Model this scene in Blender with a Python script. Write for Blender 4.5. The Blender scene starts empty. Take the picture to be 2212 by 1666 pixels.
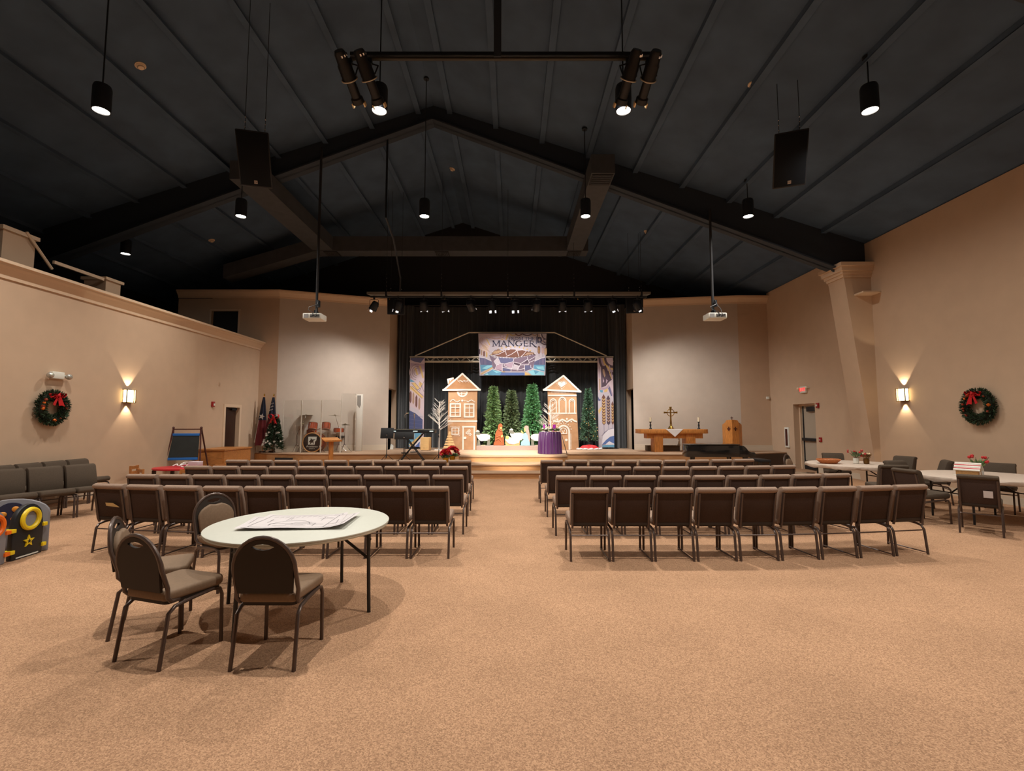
import bpy, bmesh, math, random
from mathutils import Matrix, Vector
from math import sin, cos, pi, radians as R

# ---------------------------------------------------------------- camera, world, exposure
FPX, CAMZ, PITCH = 1030.0, 1.655, math.atan2(77.0, 1030.0)
sc = bpy.context.scene
COL = sc.collection
cam = bpy.data.objects.new('camera', bpy.data.cameras.new('camera')); COL.objects.link(cam)
cam.location = (0, 0, CAMZ); cam.rotation_euler = (pi/2 + PITCH, 0, 0)
cam.data.sensor_width = 36.0; cam.data.lens = FPX*36.0/2212.0
cam.data.clip_end = 200
sc.camera = cam
w = bpy.data.worlds.new('world'); sc.world = w; w.use_nodes = True
w.node_tree.nodes['Background'].inputs[0].default_value = (0.02, 0.02, 0.022, 1)
w.node_tree.nodes['Background'].inputs[1].default_value = 0.3
sc.view_settings.view_transform = 'Standard'; sc.view_settings.look = 'None'
sc.view_settings.gamma = 1.0; sc.view_settings.use_curve_mapping = False
sc.view_settings.exposure = 0.0
PENDANT_W = 500.0      # watts of each ceiling pendant
STAGE_W = 640.0        # watts of each stage light that is on
SCONCE_W = 30.0
WARM = (1.0, 0.93, 0.84)
COOL = (1.0, 0.97, 0.93)

# ---------------------------------------------------------------- numbers of the room (metres, +Y to the stage)
XL, XR = -9.3, 9.9
RIDGE_X, RIDGE_Z, SLOPE = -2.26, 10.7, 0.333
ST = 0.54                 # stage height
def roof(x): return RIDGE_Z - SLOPE*abs(x - RIDGE_X)
def PX(x, Y): return (x - 1106)/FPX*Y/1.002
def PZ(y, Y):
    v = (833 - y)/FPX
    return CAMZ + Y*(sin(PITCH) + v*cos(PITCH))/(cos(PITCH) - v*sin(PITCH))
def PXY(x, y, Y):
    v = (833 - y)/FPX
    return (x - 1106)/FPX*Y/(cos(PITCH) - v*sin(PITCH))

rnd = random.Random(7)
# ---------------------------------------------------------------- materials
def lin(c):
    out = []
    for k in c[:3]:
        k = k/255.0
        out.append(k/12.92 if k <= .04045 else ((k+.055)/1.055)**2.4)
    return (*out, 1.0)
MATS = {}
def mat(name, rgb, rough=.6, metal=0.0, noise=0.0, scale=20.0, bump=0.0, emit=None, estr=0.0, alpha=None, spec=.5, coat=0.0, lin_rgb=None, sheen=0.0, stretch=None):
    if name in MATS: return MATS[name]
    m = bpy.data.materials.new(name); m.use_nodes = True; MATS[name] = m
    nt = m.node_tree; b = nt.nodes['Principled BSDF']
    col = (*lin_rgb, 1.0) if lin_rgb else lin(rgb)
    b.inputs['Base Color'].default_value = col
    b.inputs['Roughness'].default_value = rough; b.inputs['Metallic'].default_value = metal
    b.inputs['Specular IOR Level'].default_value = spec
    b.inputs['Coat Weight'].default_value = coat
    b.inputs['Sheen Weight'].default_value = sheen
    if emit:
        b.inputs['Emission Color'].default_value = lin(emit); b.inputs['Emission Strength'].default_value = estr
    if noise or bump:
        tc = nt.nodes.new('ShaderNodeTexCoord'); mp = nt.nodes.new('ShaderNodeMapping'); n = nt.nodes.new('ShaderNodeTexNoise')
        if stretch: mp.inputs['Scale'].default_value = stretch
        n.inputs['Scale'].default_value = scale; n.inputs['Detail'].default_value = 3.0
        nt.links.new(tc.outputs['Object'], mp.inputs['Vector']); nt.links.new(mp.outputs['Vector'], n.inputs['Vector'])
        if noise:
            r = nt.nodes.new('ShaderNodeValToRGB')
            r.color_ramp.elements[0].position = .3; r.color_ramp.elements[1].position = .7
            r.color_ramp.elements[0].color = tuple(max(0, c*(1-noise)) for c in col[:3]) + (1,)
            r.color_ramp.elements[1].color = tuple(min(1, c*(1+noise)) for c in col[:3]) + (1,)
            nt.links.new(n.outputs['Fac'], r.inputs['Fac']); nt.links.new(r.outputs['Color'], b.inputs['Base Color'])
        if bump:
            bp = nt.nodes.new('ShaderNodeBump'); bp.inputs['Strength'].default_value = bump; bp.inputs['Distance'].default_value = .01
            nt.links.new(n.outputs['Fac'], bp.inputs['Height']); nt.links.new(bp.outputs['Normal'], b.inputs['Normal'])
    return m

def carpet_mat():
    m = bpy.data.materials.new('carpet'); m.use_nodes = True; nt = m.node_tree; b = nt.nodes['Principled BSDF']
    b.inputs['Roughness'].default_value = .95; b.inputs['Specular IOR Level'].default_value = .1
    tc = nt.nodes.new('ShaderNodeTexCoord')
    v = nt.nodes.new('ShaderNodeTexVoronoi'); v.inputs['Scale'].default_value = 150; v.inputs['Randomness'].default_value = 1.0
    n = nt.nodes.new('ShaderNodeTexNoise'); n.inputs['Scale'].default_value = 1.3; n.inputs['Detail'].default_value = 4
    sep = nt.nodes.new('ShaderNodeSeparateColor')
    r = nt.nodes.new('ShaderNodeValToRGB'); cr = r.color_ramp; cr.interpolation = 'LINEAR'
    cr.elements[0].position = 0; cr.elements[0].color = (.30, .175, .105, 1)
    cr.elements[1].position = 1; cr.elements[1].color = (.58, .36, .22, 1)
    for p, c in ((.28, (.385, .225, .135, 1)), (.5, (.445, .265, .16, 1)), (.72, (.495, .30, .18, 1))):
        e = cr.elements.new(p); e.color = c
    r2 = nt.nodes.new('ShaderNodeValToRGB')
    r2.color_ramp.elements[0].position = .3; r2.color_ramp.elements[0].color = (.90, .89, .88, 1)
    r2.color_ramp.elements[1].position = .7; r2.color_ramp.elements[1].color = (1.06, 1.05, 1.04, 1)
    mx = nt.nodes.new('ShaderNodeMix'); mx.data_type = 'RGBA'; mx.blend_type = 'MULTIPLY'; mx.inputs[0].default_value = 1
    bp = nt.nodes.new('ShaderNodeBump'); bp.inputs['Strength'].default_value = .5; bp.inputs['Distance'].default_value = .006
    L = nt.links.new
    L(tc.outputs['Object'], v.inputs['Vector']); L(tc.outputs['Object'], n.inputs['Vector'])
    L(v.outputs['Color'], sep.inputs[0]); L(sep.outputs[0], r.inputs['Fac']); L(n.outputs['Fac'], r2.inputs['Fac'])
    L(r.outputs['Color'], mx.inputs[6]); L(r2.outputs['Color'], mx.inputs[7]); L(mx.outputs[2], b.inputs['Base Color'])
    L(v.outputs['Distance'], bp.inputs['Height']); L(bp.outputs['Normal'], b.inputs['Normal'])
    MATS['carpet'] = m; return m

def wood_mat(name, rgb, scale=6.0, contrast=.25, rough=.45, axis=(1, 8, 8)):
    return mat(name, rgb, rough, noise=contrast, scale=scale, stretch=axis)

def clear_mat():
    m = bpy.data.materials.new('clear_acrylic'); m.use_nodes = True; nt = m.node_tree
    nt.nodes.remove(nt.nodes['Principled BSDF']); out = nt.nodes['Material Output']
    t = nt.nodes.new('ShaderNodeBsdfTransparent'); g = nt.nodes.new('ShaderNodeBsdfGlossy'); f = nt.nodes.new('ShaderNodeLayerWeight'); mx = nt.nodes.new('ShaderNodeMixShader')
    p = nt.nodes.new('ShaderNodeMath'); p.operation = 'POWER'; p.inputs[1].default_value = 3.0
    q = nt.nodes.new('ShaderNodeMath'); q.operation = 'MULTIPLY_ADD'; q.inputs[1].default_value = .5; q.inputs[2].default_value = .035
    t.inputs[0].default_value = (.96, .97, .97, 1); g.inputs['Roughness'].default_value = .03; f.inputs[0].default_value = .5
    L = nt.links.new
    L(f.outputs['Facing'], p.inputs[0]); L(p.outputs[0], q.inputs[0]); L(q.outputs[0], mx.inputs[0]); L(t.outputs[0], mx.inputs[1]); L(g.outputs[0], mx.inputs[2]); L(mx.outputs[0], out.inputs[0])
    MATS['clear_acrylic'] = m; return m

CARPET = carpet_mat(); ACRYLIC = clear_mat()
WALL = mat('wall_paint', (0,0,0), .85, lin_rgb=(.56, .40, .275), noise=.03, scale=3, bump=.04)
TRIM = mat('trim_paint', (0,0,0), .6, lin_rgb=(.66, .49, .34))
BASEB = mat('baseboard_paint', (205, 190, 170), .5)
CEIL = mat('ceiling_paint', (0,0,0), .9, lin_rgb=(.058, .098, .16), noise=.15, scale=1.5)
BLACKP = mat('black_paint', (0,0,0), .8, lin_rgb=(.012, .012, .014))
STEEL_B = mat('dark_beam_paint', (0,0,0), .7, lin_rgb=(.022, .032, .046))
DUCT = mat('duct_wrap', (0,0,0), .8, lin_rgb=(.052, .056, .062), noise=.12, scale=4)
METAL_B = mat('black_metal', (0,0,0), .45, .1, lin_rgb=(.010, .012, .016))
PLAST_B = mat('black_plastic', (0,0,0), .5, lin_rgb=(.010, .012, .015))
CHROME = mat('chrome', (225, 225, 228), .12, 1.0)
ALU = mat('aluminium', (205, 195, 175), .35, .35)
FAB = mat('taupe_upholstery', (0,0,0), .95, lin_rgb=(.29, .205, .155), noise=.18, scale=160, bump=.12, spec=.1)
FABD = mat('back_panel_cloth', (0,0,0), .95, lin_rgb=(.066, .045, .038), noise=.15, scale=120, spec=.1)
FABG = mat('grey_brown_upholstery', (0,0,0), .95, lin_rgb=(.090, .068, .050), noise=.18, scale=160, bump=.12, spec=.1)
FABT = mat('tan_vinyl', (0,0,0), .7, lin_rgb=(.20, .132, .083), noise=.08, scale=60, spec=.3)
VINB = mat('dark_brown_vinyl', (0,0,0), .6, lin_rgb=(.03, .021, .016), spec=.3)
LEG = mat('bronze_tube', (0,0,0), .32, .3, lin_rgb=(.085, .057, .046))
WHITE = mat('white_plastic', (225, 225, 215), .45)
TABLE = mat('table_plastic', (0,0,0), .5, lin_rgb=(.58, .59, .52), noise=.02, scale=30)
PAPER = mat('paper', (0,0,0), .9, lin_rgb=(.60, .565, .57))
INK = mat('grey_ink', (92, 90, 96), .9)
OAK = wood_mat('oak', (176, 116, 62))
HONEY = wood_mat('honey_wood', (196, 128, 62), axis=(8, 8, 1))
PALE = wood_mat('pale_pine', (222, 184, 130), contrast=.12)
DARKW = wood_mat('dark_wood', (52, 30, 20), contrast=.3, axis=(8, 8, 1))
PLY = wood_mat('stage_plywood', (186, 138, 92), scale=3, contrast=.14, rough=.6)
CHERRY = wood_mat('cherry_wood', (72, 28, 20), contrast=.3)
BROWNP = mat('brown_paint', (66, 46, 30), .6)
KRAFT = mat('kraft_paper', (0,0,0), .85, lin_rgb=(.50, .285, .15), noise=.1, scale=5, bump=.25)
KRAFTD = mat('kraft_roof_paper', (0,0,0), .85, lin_rgb=(.42, .205, .092), noise=.08, scale=5)
ICING = mat('icing_white', (0,0,0), .8, lin_rgb=(.74, .69, .62))
VELV = mat('black_velvet', (0,0,0), .6, lin_rgb=(.016, .017, .018), sheen=.6, spec=.35)
PURP = mat('purple_satin', (66, 26, 78), .3, sheen=.3)
RED = mat('red_fabric', (190, 16, 22), .6)
REDP = mat('red_petal', (200, 14, 40), .6)
ORANGE = mat('orange_plastic', (238, 112, 26), .4)
YELLOW = mat('yellow_plastic', (238, 205, 30), .4)
GREYP = mat('grey_plastic', (132, 132, 138), .45)
BLUEP = mat('blue_plastic', (30, 105, 190), .5)
REDT = mat('red_laminate', (186, 32, 44), .4)
LEAFG = mat('fir_green', (0,0,0), .7, lin_rgb=(.20, .33, .13), noise=.5, scale=12)
LEAFM = mat('mid_fir_green', (0,0,0), .7, lin_rgb=(.15, .21, .10), noise=.5, scale=12)
LEAFB = mat('bright_fir_green', (0,0,0), .7, lin_rgb=(.15, .37, .16), noise=.5, scale=12)
LEAFS = mat('spruce_green', (0,0,0), .7, lin_rgb=(.10, .20, .12), noise=.5, scale=12)
LEAFD = mat('dark_fir_green', (0,0,0), .75, lin_rgb=(.022, .045, .016), noise=.5, scale=14)
TWIG = mat('brown_twig', (70, 48, 30), .8)
BARK = mat('white_birch', (235, 230, 222), .7)
GOLD = mat('brass', (176, 140, 70), .25, 1.0)
FOIL = mat('gold_foil', (212, 160, 50), .3, .9)
CREAM = mat('cream_wax', (228, 216, 186), .5)
CLOTHW = mat('white_cloth', (232, 228, 226), .9)
TCLOTH = mat('tablecloth_vinyl', (0,0,0), .6, lin_rgb=(.56, .46, .38), noise=.06, scale=25, bump=.2)
NAVY = mat('print_navy', (46, 52, 78), .85)
GLOW = mat('lamp_glow', (255, 250, 240), .5, emit=(255, 248, 236), estr=22.0)
SHADE = mat('sconce_glass', (255, 240, 205), .5, emit=(255, 226, 160), estr=7.0)
LED = mat('stage_lens_glow', (255, 255, 255), .3, emit=(245, 250, 255), estr=9.0)
EXITR = mat('exit_red_glow', (255, 60, 60), .5, emit=(255, 40, 40), estr=1.6)

# ---------------------------------------------------------------- mesh helpers
class MB:
    def __init__(s, M=None): s.v = []; s.f = []; s.M = M
    def add(s, vs, fs):
        o = len(s.v)
        if s.M is not None: vs = [tuple(s.M @ Vector(p)) for p in vs]
        s.v += [tuple(p) for p in vs]; s.f += [tuple(i+o for i in q) for q in fs]; return s
    def box(s, x0, x1, y0, y1, z0, z1):
        return s.add([(x0,y0,z0),(x1,y0,z0),(x1,y1,z0),(x0,y1,z0),(x0,y0,z1),(x1,y0,z1),(x1,y1,z1),(x0,y1,z1)],
                     [(3,2,1,0),(4,5,6,7),(0,1,5,4),(1,2,6,5),(2,3,7,6),(3,0,4,7)])
    def cyl(s, p, q, r, r2=None, n=10, caps=True):
        p, q = Vector(p), Vector(q); r2 = r if r2 is None else r2
        d = (q-p).normalized(); a = d.orthogonal().normalized(); b = d.cross(a)
        vs = []
        for c, rr in ((p, r), (q, r2)):
            for i in range(n):
                t = 2*pi*i/n; vs.append(c + a*rr*cos(t) + b*rr*sin(t))
        fs = [(i, (i+1) % n, n+(i+1) % n, n+i) for i in range(n)]
        if caps: fs += [tuple(range(n-1, -1, -1)), tuple(range(n, 2*n))]
        return s.add(vs, fs)
    def tube(s, path, r, n=8, closed=False, flat=None):
        P = [Vector(p) for p in path]; m = len(P); vs = []; fs = []
        up = None
        for i in range(m):
            if closed: d = P[(i+1) % m] - P[i-1]
            else: d = P[min(i+1, m-1)] - P[max(i-1, 0)]
            d.normalize()
            if up is None: up = d.orthogonal().normalized()
            a = (up - d*up.dot(d)); a = a.normalized() if a.length > 1e-6 else d.orthogonal().normalized(); up = a
            b = d.cross(a)
            rr = r[i] if isinstance(r, (list, tuple)) else r
            for k in range(n):
                t = 2*pi*k/n; vs.append(P[i] + a*rr*cos(t) + b*rr*sin(t))
        for i in range(m if closed else m-1):
            j = (i+1) % m
            for k in range(n): fs.append((i*n+k, i*n+(k+1) % n, j*n+(k+1) % n, j*n+k))
        if not closed: fs += [tuple(range(n-1, -1, -1)), tuple((m-1)*n+k for k in range(n))]
        return s.add(vs, fs)
    def lathe(s, prof, n=20, c=(0,0,0), sx=1.0, sy=1.0):
        vs = []; fs = []; m = len(prof)
        for (r, z) in prof:
            for k in range(n):
                t = 2*pi*k/n; vs.append((c[0]+r*cos(t)*sx, c[1]+r*sin(t)*sy, c[2]+z))
        for i in range(m-1):
            for k in range(n): fs.append((i*n+k, i*n+(k+1) % n, (i+1)*n+(k+1) % n, (i+1)*n+k))
        fs += [tuple(range(n-1, -1, -1)), tuple((m-1)*n+k for k in range(n))]
        return s.add(vs, fs)
    def ext(s, pts, y0, y1):            # polygon in XZ (seen from -Y, counter-clockwise) pulled along Y
        n = len(pts)
        vs = [(x, y0, z) for x, z in pts] + [(x, y1, z) for x, z in pts]
        return s.add(vs, [tuple(range(n)), tuple(range(2*n-1, n-1, -1))] + [(i, n+i, n+(i+1) % n, (i+1) % n) for i in range(n)])
    def extz(s, pts, z0, z1):
        n = len(pts)
        vs = [(x, y, z0) for x, y in pts] + [(x, y, z1) for x, y in pts]
        return s.add(vs, [tuple(range(n-1, -1, -1)), tuple(range(n, 2*n))] + [(i, (i+1) % n, n+(i+1) % n, n+i) for i in range(n)])
    def extx(s, pts, x0, x1):           # polygon in YZ pulled along X
        n = len(pts)
        vs = [(x0, y, z) for y, z in pts] + [(x1, y, z) for y, z in pts]
        return s.add(vs, [tuple(range(n-1, -1, -1)), tuple(range(n, 2*n))] + [(i, (i+1) % n, n+(i+1) % n, n+i) for i in range(n)])
    def ball(s, c, r, n=10, m=6, sc=(1,1,1)):
        prof = [(max(1e-4, r*sin(pi*i/m)), -r*cos(pi*i/m)) for i in range(m+1)]
        vs = []; fs = []
        for (q, z) in prof:
            for k in range(n):
                t = 2*pi*k/n; vs.append((c[0]+q*cos(t)*sc[0], c[1]+q*sin(t)*sc[1], c[2]+z*sc[2]))
        for i in range(m):
            for k in range(n): fs.append((i*n+k, i*n+(k+1) % n, (i+1)*n+(k+1) % n, (i+1)*n+k))
        return s.add(vs, fs)
    def poly(s, pts): return s.add(pts, [tuple(range(len(pts)))])
    def ribbon(s, pts, w, y0, y1):      # line in XZ with width, pulled along Y
        for i in range(len(pts)-1):
            (ax, az), (bx, bz) = pts[i], pts[i+1]; d = math.hypot(bx-ax, bz-az)
            if d < 1e-6: continue
            nx, nz = -(bz-az)/d*w/2, (bx-ax)/d*w/2; ex, ez = (bx-ax)/d*w*.25, (bz-az)/d*w*.25
            o = .00005*(len(s.f) % 240)      # keeps overlapping strokes from sharing a plane
            s.ext([(ax-ex-nx, az-ez-nz), (bx+ex-nx, bz+ez-nz), (bx+ex+nx, bz+ez+nz), (ax-ex+nx, az-ez+nz)], y0-o, y1)
        return s
    def mesh(s, name, smooth=False, bevel=0.0, seg=2):
        me = bpy.data.meshes.new(name); me.from_pydata(s.v, [], s.f); me.update()
        if bevel or True:
            bm = bmesh.new(); bm.from_mesh(me)
            if bevel:
                ed = [e for e in bm.edges if len(e.link_faces) == 2 and e.calc_face_angle(0) > .6]
                bmesh.ops.bevel(bm, geom=ed, offset=bevel, segments=seg, affect='EDGES', profile=.5)
            bmesh.ops.recalc_face_normals(bm, faces=bm.faces)
            bm.to_mesh(me); bm.free()
        if smooth or bevel:
            me.polygons.foreach_set('use_smooth', [True]*len(me.polygons)); me.set_sharp_from_angle(angle=R(40))
        return me
    def build(s, name, m, parent=None, smooth=False, bevel=0.0, seg=2):
        me = s.mesh(name, smooth, bevel, seg); me.materials.append(m)
        o = bpy.data.objects.new(name, me); COL.objects.link(o)
        if parent is not None: o.parent = parent
        return o

def thing(name, label, cat, loc=(0,0,0), rz=0.0, group=None):
    o = bpy.data.objects.new(name, None); COL.objects.link(o); o.empty_display_size = .1
    o.location = loc; o.rotation_euler = (0, 0, rz)
    return tag(o, label, cat, group)
def tag(o, label, cat, group=None):
    o['label'] = label; o['category'] = cat
    if group: o['group'] = group
    return o
def struct(o): o['kind'] = 'structure'; return o
def put(o, loc, rz=0.0): o.location = loc; o.rotation_euler = (0, 0, rz); return o
def copy_tree(src, parent=None):
    c = src.copy(); COL.objects.link(c)
    c.parent = parent
    for ch in KIDS[src.name]: copy_tree(ch, c)
    return c
KIDS = {}
def clone(src, loc, rz, label, group=None):
    if src.name not in KIDS:
        for o in [src] + list(src.children_recursive): KIDS[o.name] = list(o.children)
    c = copy_tree(src); put(c, loc, rz); c['label'] = label
    if group: c['group'] = group
    return c
def spot(name, parent, loc, target, power, angle, blend=.5, color=WARM, rad=.08):
    l = bpy.data.lights.new(name, 'SPOT'); l.energy = power; l.spot_size = R(angle); l.spot_blend = blend; l.color = color; l.shadow_soft_size = rad
    o = bpy.data.objects.new(name, l); COL.objects.link(o)
    o.location = loc; o.rotation_euler = (Vector(target) - Vector(loc)).to_track_quat('-Z', 'Y').to_euler()
    if parent is not None: o.parent = parent
    return o
def text_mesh(name, body, size, m, parent, M, ext=.002, align='CENTER', shear=0.0):
    cu = bpy.data.curves.new(name, 'FONT'); cu.body = body; cu.size = size; cu.extrude = ext; cu.align_x = align; cu.align_y = 'CENTER'; cu.shear = shear
    cu.resolution_u = 3
    t = bpy.data.objects.new(name+'_tmp', cu); COL.objects.link(t)
    dg = bpy.context.evaluated_depsgraph_get(); dg.update()
    me = bpy.data.meshes.new_from_object(t.evaluated_get(dg)); me.name = name
    bpy.data.objects.remove(t); me.materials.clear(); me.materials.append(m); me.transform(M)
    o = bpy.data.objects.new(name, me); COL.objects.link(o); o.parent = parent
    return o
FRONT = Matrix.Rotation(pi/2, 4, 'X')       # text plane that faces -Y
def arc(cx, cz, r, a0, a1, n=10, rz=None):
    rz = r if rz is None else rz
    return [(cx + r*cos(R(a0+(a1-a0)*i/n)), cz + rz*sin(R(a0+(a1-a0)*i/n))) for i in range(n+1)]
def leaf_mesh(mb, p, d, L, W, roll):
    d = Vector(d).normalized(); a = d.orthogonal().normalized(); b = d.cross(a)
    s = a*cos(roll) + b*sin(roll); p = Vector(p); n = d.cross(s)
    mb.add([p, p + d*L*.45 + s*W*.5 + n*W*.15, p + d*L, p + d*L*.45 - s*W*.5 + n*W*.15], [(0, 1, 2, 3)])
# ================================================================ THE ROOM
YB, YE = -5.0, 21.4          # behind the camera, behind the stage
struct(MB().box(-14.5, 10.4, YB, YE, -.2, 0).build('floor', CARPET))

def crown(mb, path, ztop, h=.28, proj=.17):
    """stepped crown moulding along a list of (x, y, nx, ny) wall points"""
    prof = [(0, -h), (.03, -h), (.035, -h*.8), (proj*.55, -h*.45), (proj*.75, -h*.32), (proj*.8, -h*.2), (proj, -h*.18), (proj, 0), (0, 0)]
    n = len(prof); vs = []; fs = []
    for (x, y, nx, ny) in path:
        for (p, z) in prof: vs.append((x+nx*p, y+ny*p, ztop+z))
    for i in range(len(path)-1):
        for k in range(n): fs.append((i*n+k, i*n+(k+1) % n, (i+1)*n+(k+1) % n, (i+1)*n+k))
    fs += [tuple(range(n)), tuple(range(len(path)*n-1, (len(path)-1)*n-1, -1))]
    mb.add(vs, fs)

# left wall (lower than the roof) with a door opening
WLH = 4.42
D0, D1, DH = 15.45, 16.3, 2.14
mb = MB(); mb.box(XL-.2, XL, YB, D0, 0, WLH); mb.box(XL-.2, XL, D1, 17.45, 0, WLH); mb.box(XL-.2, XL, D0, D1, DH, WLH)
wl = struct(mb.build('wall_left', WALL))
mb = MB(); crown(mb, [(XL, YB, 1, 0), (XL, 17.45, 1, 0)], 4.56, .3, .2); mb.box(XL-.3, XL+.001, YB, 17.45, 4.40, 4.56)
struct(mb.build('trim_1', TRIM))
mb = MB(); mb.box(XL, XL+.02, YB, D0-.1, 0, .16); mb.box(XL, XL+.02, D1+.1, 17.45, 0, .16); struct(mb.build('baseboard_left', BASEB))
d = struct(MB().box(XL-.16, XL-.11, D0+.03, D1-.03, .01, DH-.03).build('door_1', DARKW))
mb = MB()
for a, b, c, e in ((D0-.07, D0+.03, 0, DH-.03), (D1-.03, D1+.07, 0, DH-.03), (D0-.07, D1+.07, DH-.03, DH+.07)): mb.box(XL-.2, XL+.025, a, b, c, e)
mb.build('door_frame', TRIM, d)
mb = MB(); mb.box(XL-.11, XL-.05, D0+.5, D0+.78, DH-.12, DH-.06); mb.box(XL-.06, XL-.03, D0+.3, D0+.75, DH-.06, DH-.04); mb.build('door_closer', METAL_B, d)
MB().cyl((XL-.11, D0+.12, 1.0), (XL-.05, D0+.12, 1.0), .03).build('door_handle', CHROME, d, True)

# right wall up to the roof, exit door in a deep reveal
E0, E1, EH = 15.6, 16.8, 2.24
mb = MB(); mb.box(XR, XR+.35, YB, E0, 0, 6.62); mb.box(XR, XR+.35, E1, 18.25, 0, 6.62); mb.box(XR, XR+.35, E0, E1, EH, 6.62)
struct(mb.build('wall_right', WALL))
mb = MB(); mb.box(XR-.02, XR, YB, E0, 0, .16); mb.box(XR-.02, XR, E1, 18.25, 0, .16); struct(mb.build('baseboard_right', BASEB))
DOORP = mat('exit_door_paint', (0,0,0), .5, lin_rgb=(.42, .35, .27))
d = struct(MB().box(XR+.26, XR+.31, E0+.05, E1-.05, .01, EH-.05).build('door_2', DOORP))
mb = MB()
for a, b, c, e in ((E0, E0+.06, 0, EH-.06), (E1-.06, E1, 0, EH-.06), (E0, E1, EH-.06, EH)): mb.box(XR+.2, XR+.34, a, b, c, e)
mb.build('door_frame', TRIM, d)
MB().box(XR+.18, XR+.26, E0+.1, E1-.12, .98, 1.08).build('push_bar', METAL_B, d, bevel=.01)
MB().box(XR+.17, XR+.26, E0+.2, E0+.75, EH-.26, EH-.1).build('door_closer', METAL_B, d, bevel=.01)
MB().box(XR+.24, XR+.262, E1-.17, E1-.12, .02, EH-.07).build('door_edge_strip', METAL_B, d)
MB().box(XR+.24, XR+.262, E0+.1, E1-.17, .02, .3).build('kick_plate', METAL_B, d)

# tapered steel column, boxed in, on the right wall; its capital and a ledge
c0, c1 = 12.9, 13.55
col = struct(MB().ext([(9.80, 0), (XR, 0), (XR, 5.86), (9.13, 5.86)], c0, c1).build('trim_2', WALL))
mb = MB(); 
for k, (o, z0, z1) in enumerate(((.03, 5.62, 5.70), (.07, 5.70, 5.78), (.12, 5.78, 5.90), (.17, 5.90, 6.0))): mb.box(9.15-o, XR-.001, c0-o, c1+o, z0, z1)
mb.build('capital', TRIM, col)
MB().box(9.42, XR, c0-.34, c0, 5.1, 5.14).build('ledge', TRIM, col)

# boxed-in column tops standing behind the low left wall
lc = struct(MB().box(-10.75, -10.2, 11.75, 12.2, 4.3, 5.2).build('trim_3', WALL))
MB().box(-10.8, -10.15, 11.7, 12.25, 5.2, 5.27).build('capital', TRIM, lc)
MB().box(-10.25, -10.2, 10.4, 11.7, 5.16, 5.23).build('ledge', TRIM, lc)
lc2 = struct(MB().box(-10.9, -10.2, 9.3, 9.95, 4.3, 5.5).build('trim_4', WALL))
MB().box(-10.95, -10.15, 9.25, 10.0, 5.5, 5.58).build('capital', TRIM, lc2)
mb = MB(); mb.cyl((-10.15, 9.7, 5.6), (-10.15, 10.3, 5.0), .03, n=6); mb.build('brace', TRIM, lc2)
struct(MB().box(-14.5, XL-.2, YB, 17.4, 4.2, 4.3).build('floor_loft', BLACKP))
struct(MB().box(-14.6, -14.5, YB, YE, 0, 8.0).build('wall_loft', BLACKP))

# walls either side of the stage
YFL = 17.45
win = (PX(447, YFL), PX(506, YFL), 4.5, PZ(672, YFL))          # dark opening above the low wall
mb = MB(); xo = -8.63
mb.box(XL-.2, xo, YFL, YFL+.2, 0, 4.3)
mb.box(-12.4, win[0], YFL, YFL+.2, 4.3, 6.2); mb.box(win[1], xo, YFL, YFL+.2, 4.3, 6.4); mb.box(win[0], win[1], YFL, YFL+.2, win[3], 6.3)
struct(mb.build('wall_front_left', WALL))
wd = struct(MB().box(win[0], win[1], YFL+.1, YFL+.15, 4.3, win[3]).build('window_1', BLACKP))
mb = MB()
mb.box(win[0]-.06, win[0], YFL-.03, YFL+.02, 4.3, win[3]); mb.box(win[1], win[1]+.06, YFL-.03, YFL+.02, 4.3, win[3]); mb.box(win[0]-.06, win[1]+.06, YFL-.03, YFL+.02, win[3], win[3]+.06)
mb.build('window_frame', TRIM, wd)
struct(MB().box(8.75, XR, 18.25, 18.45, 0, 6.5).build('wall_front_right', WALL))
WING = mat('wing_wall_cool_lit', (0,0,0), .85, lin_rgb=(.54, .45, .37), noise=.03, scale=3, bump=.03)  # wall colour with the cooler cast of the stage lights put into it
LW = ((-8.63, YFL), (-4.86, 18.75)); RW = ((8.75, 18.25), (4.80, 18.85))
mb = MB(); mb.extz([LW[0], LW[1], (LW[1][0]-.05, LW[1][1]+.2), (LW[0][0], LW[0][1]+.2)], 0, 6.42); struct(mb.build('wall_wing_left', WING))
mb = MB(); mb.extz([RW[1], RW[0], (RW[0][0], RW[0][1]+.2), (RW[1][0]+.05, RW[1][1]+.2)], 0, 6.42); struct(mb.build('wall_wing_right', WING))
mb = MB(); mb.box(-5.06, -4.86, 18.75, 20.5, 2.95, 6.42); mb.box(-5.06, -4.86, 20.0, 20.5, 0, 2.95); struct(mb.build('wall_return_left', WALL))
mb = MB(); mb.box(4.80, 5.0, 18.85, 20.5, 2.95, 6.42); mb.box(4.80, 5.0, 20.0, 20.5, 0, 2.95); struct(mb.build('wall_return_right', WALL))
def nrm(a, b, s): 
    dx, dy = b[0]-a[0], b[1]-a[1]; l = math.hypot(dx, dy); return (dy/l*s, -dx/l*s)
nL = nrm(LW[0], LW[1], 1); nR = nrm(RW[1], RW[0], 1)
mb = MB(); crown(mb, [(-12.4, YFL, 0, -1), (LW[0][0], LW[0][1], .2, -1), (LW[1][0], LW[1][1], nL[0], nL[1])], 6.5); struct(mb.build('trim_5', TRIM))
mb = MB(); crown(mb, [(XR, 18.25, 0, -1), (RW[0][0], RW[0][1], -.1, -1), (RW[1][0], RW[1][1], nR[0], nR[1])], 6.5); struct(mb.build('trim_6', TRIM))
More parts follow.
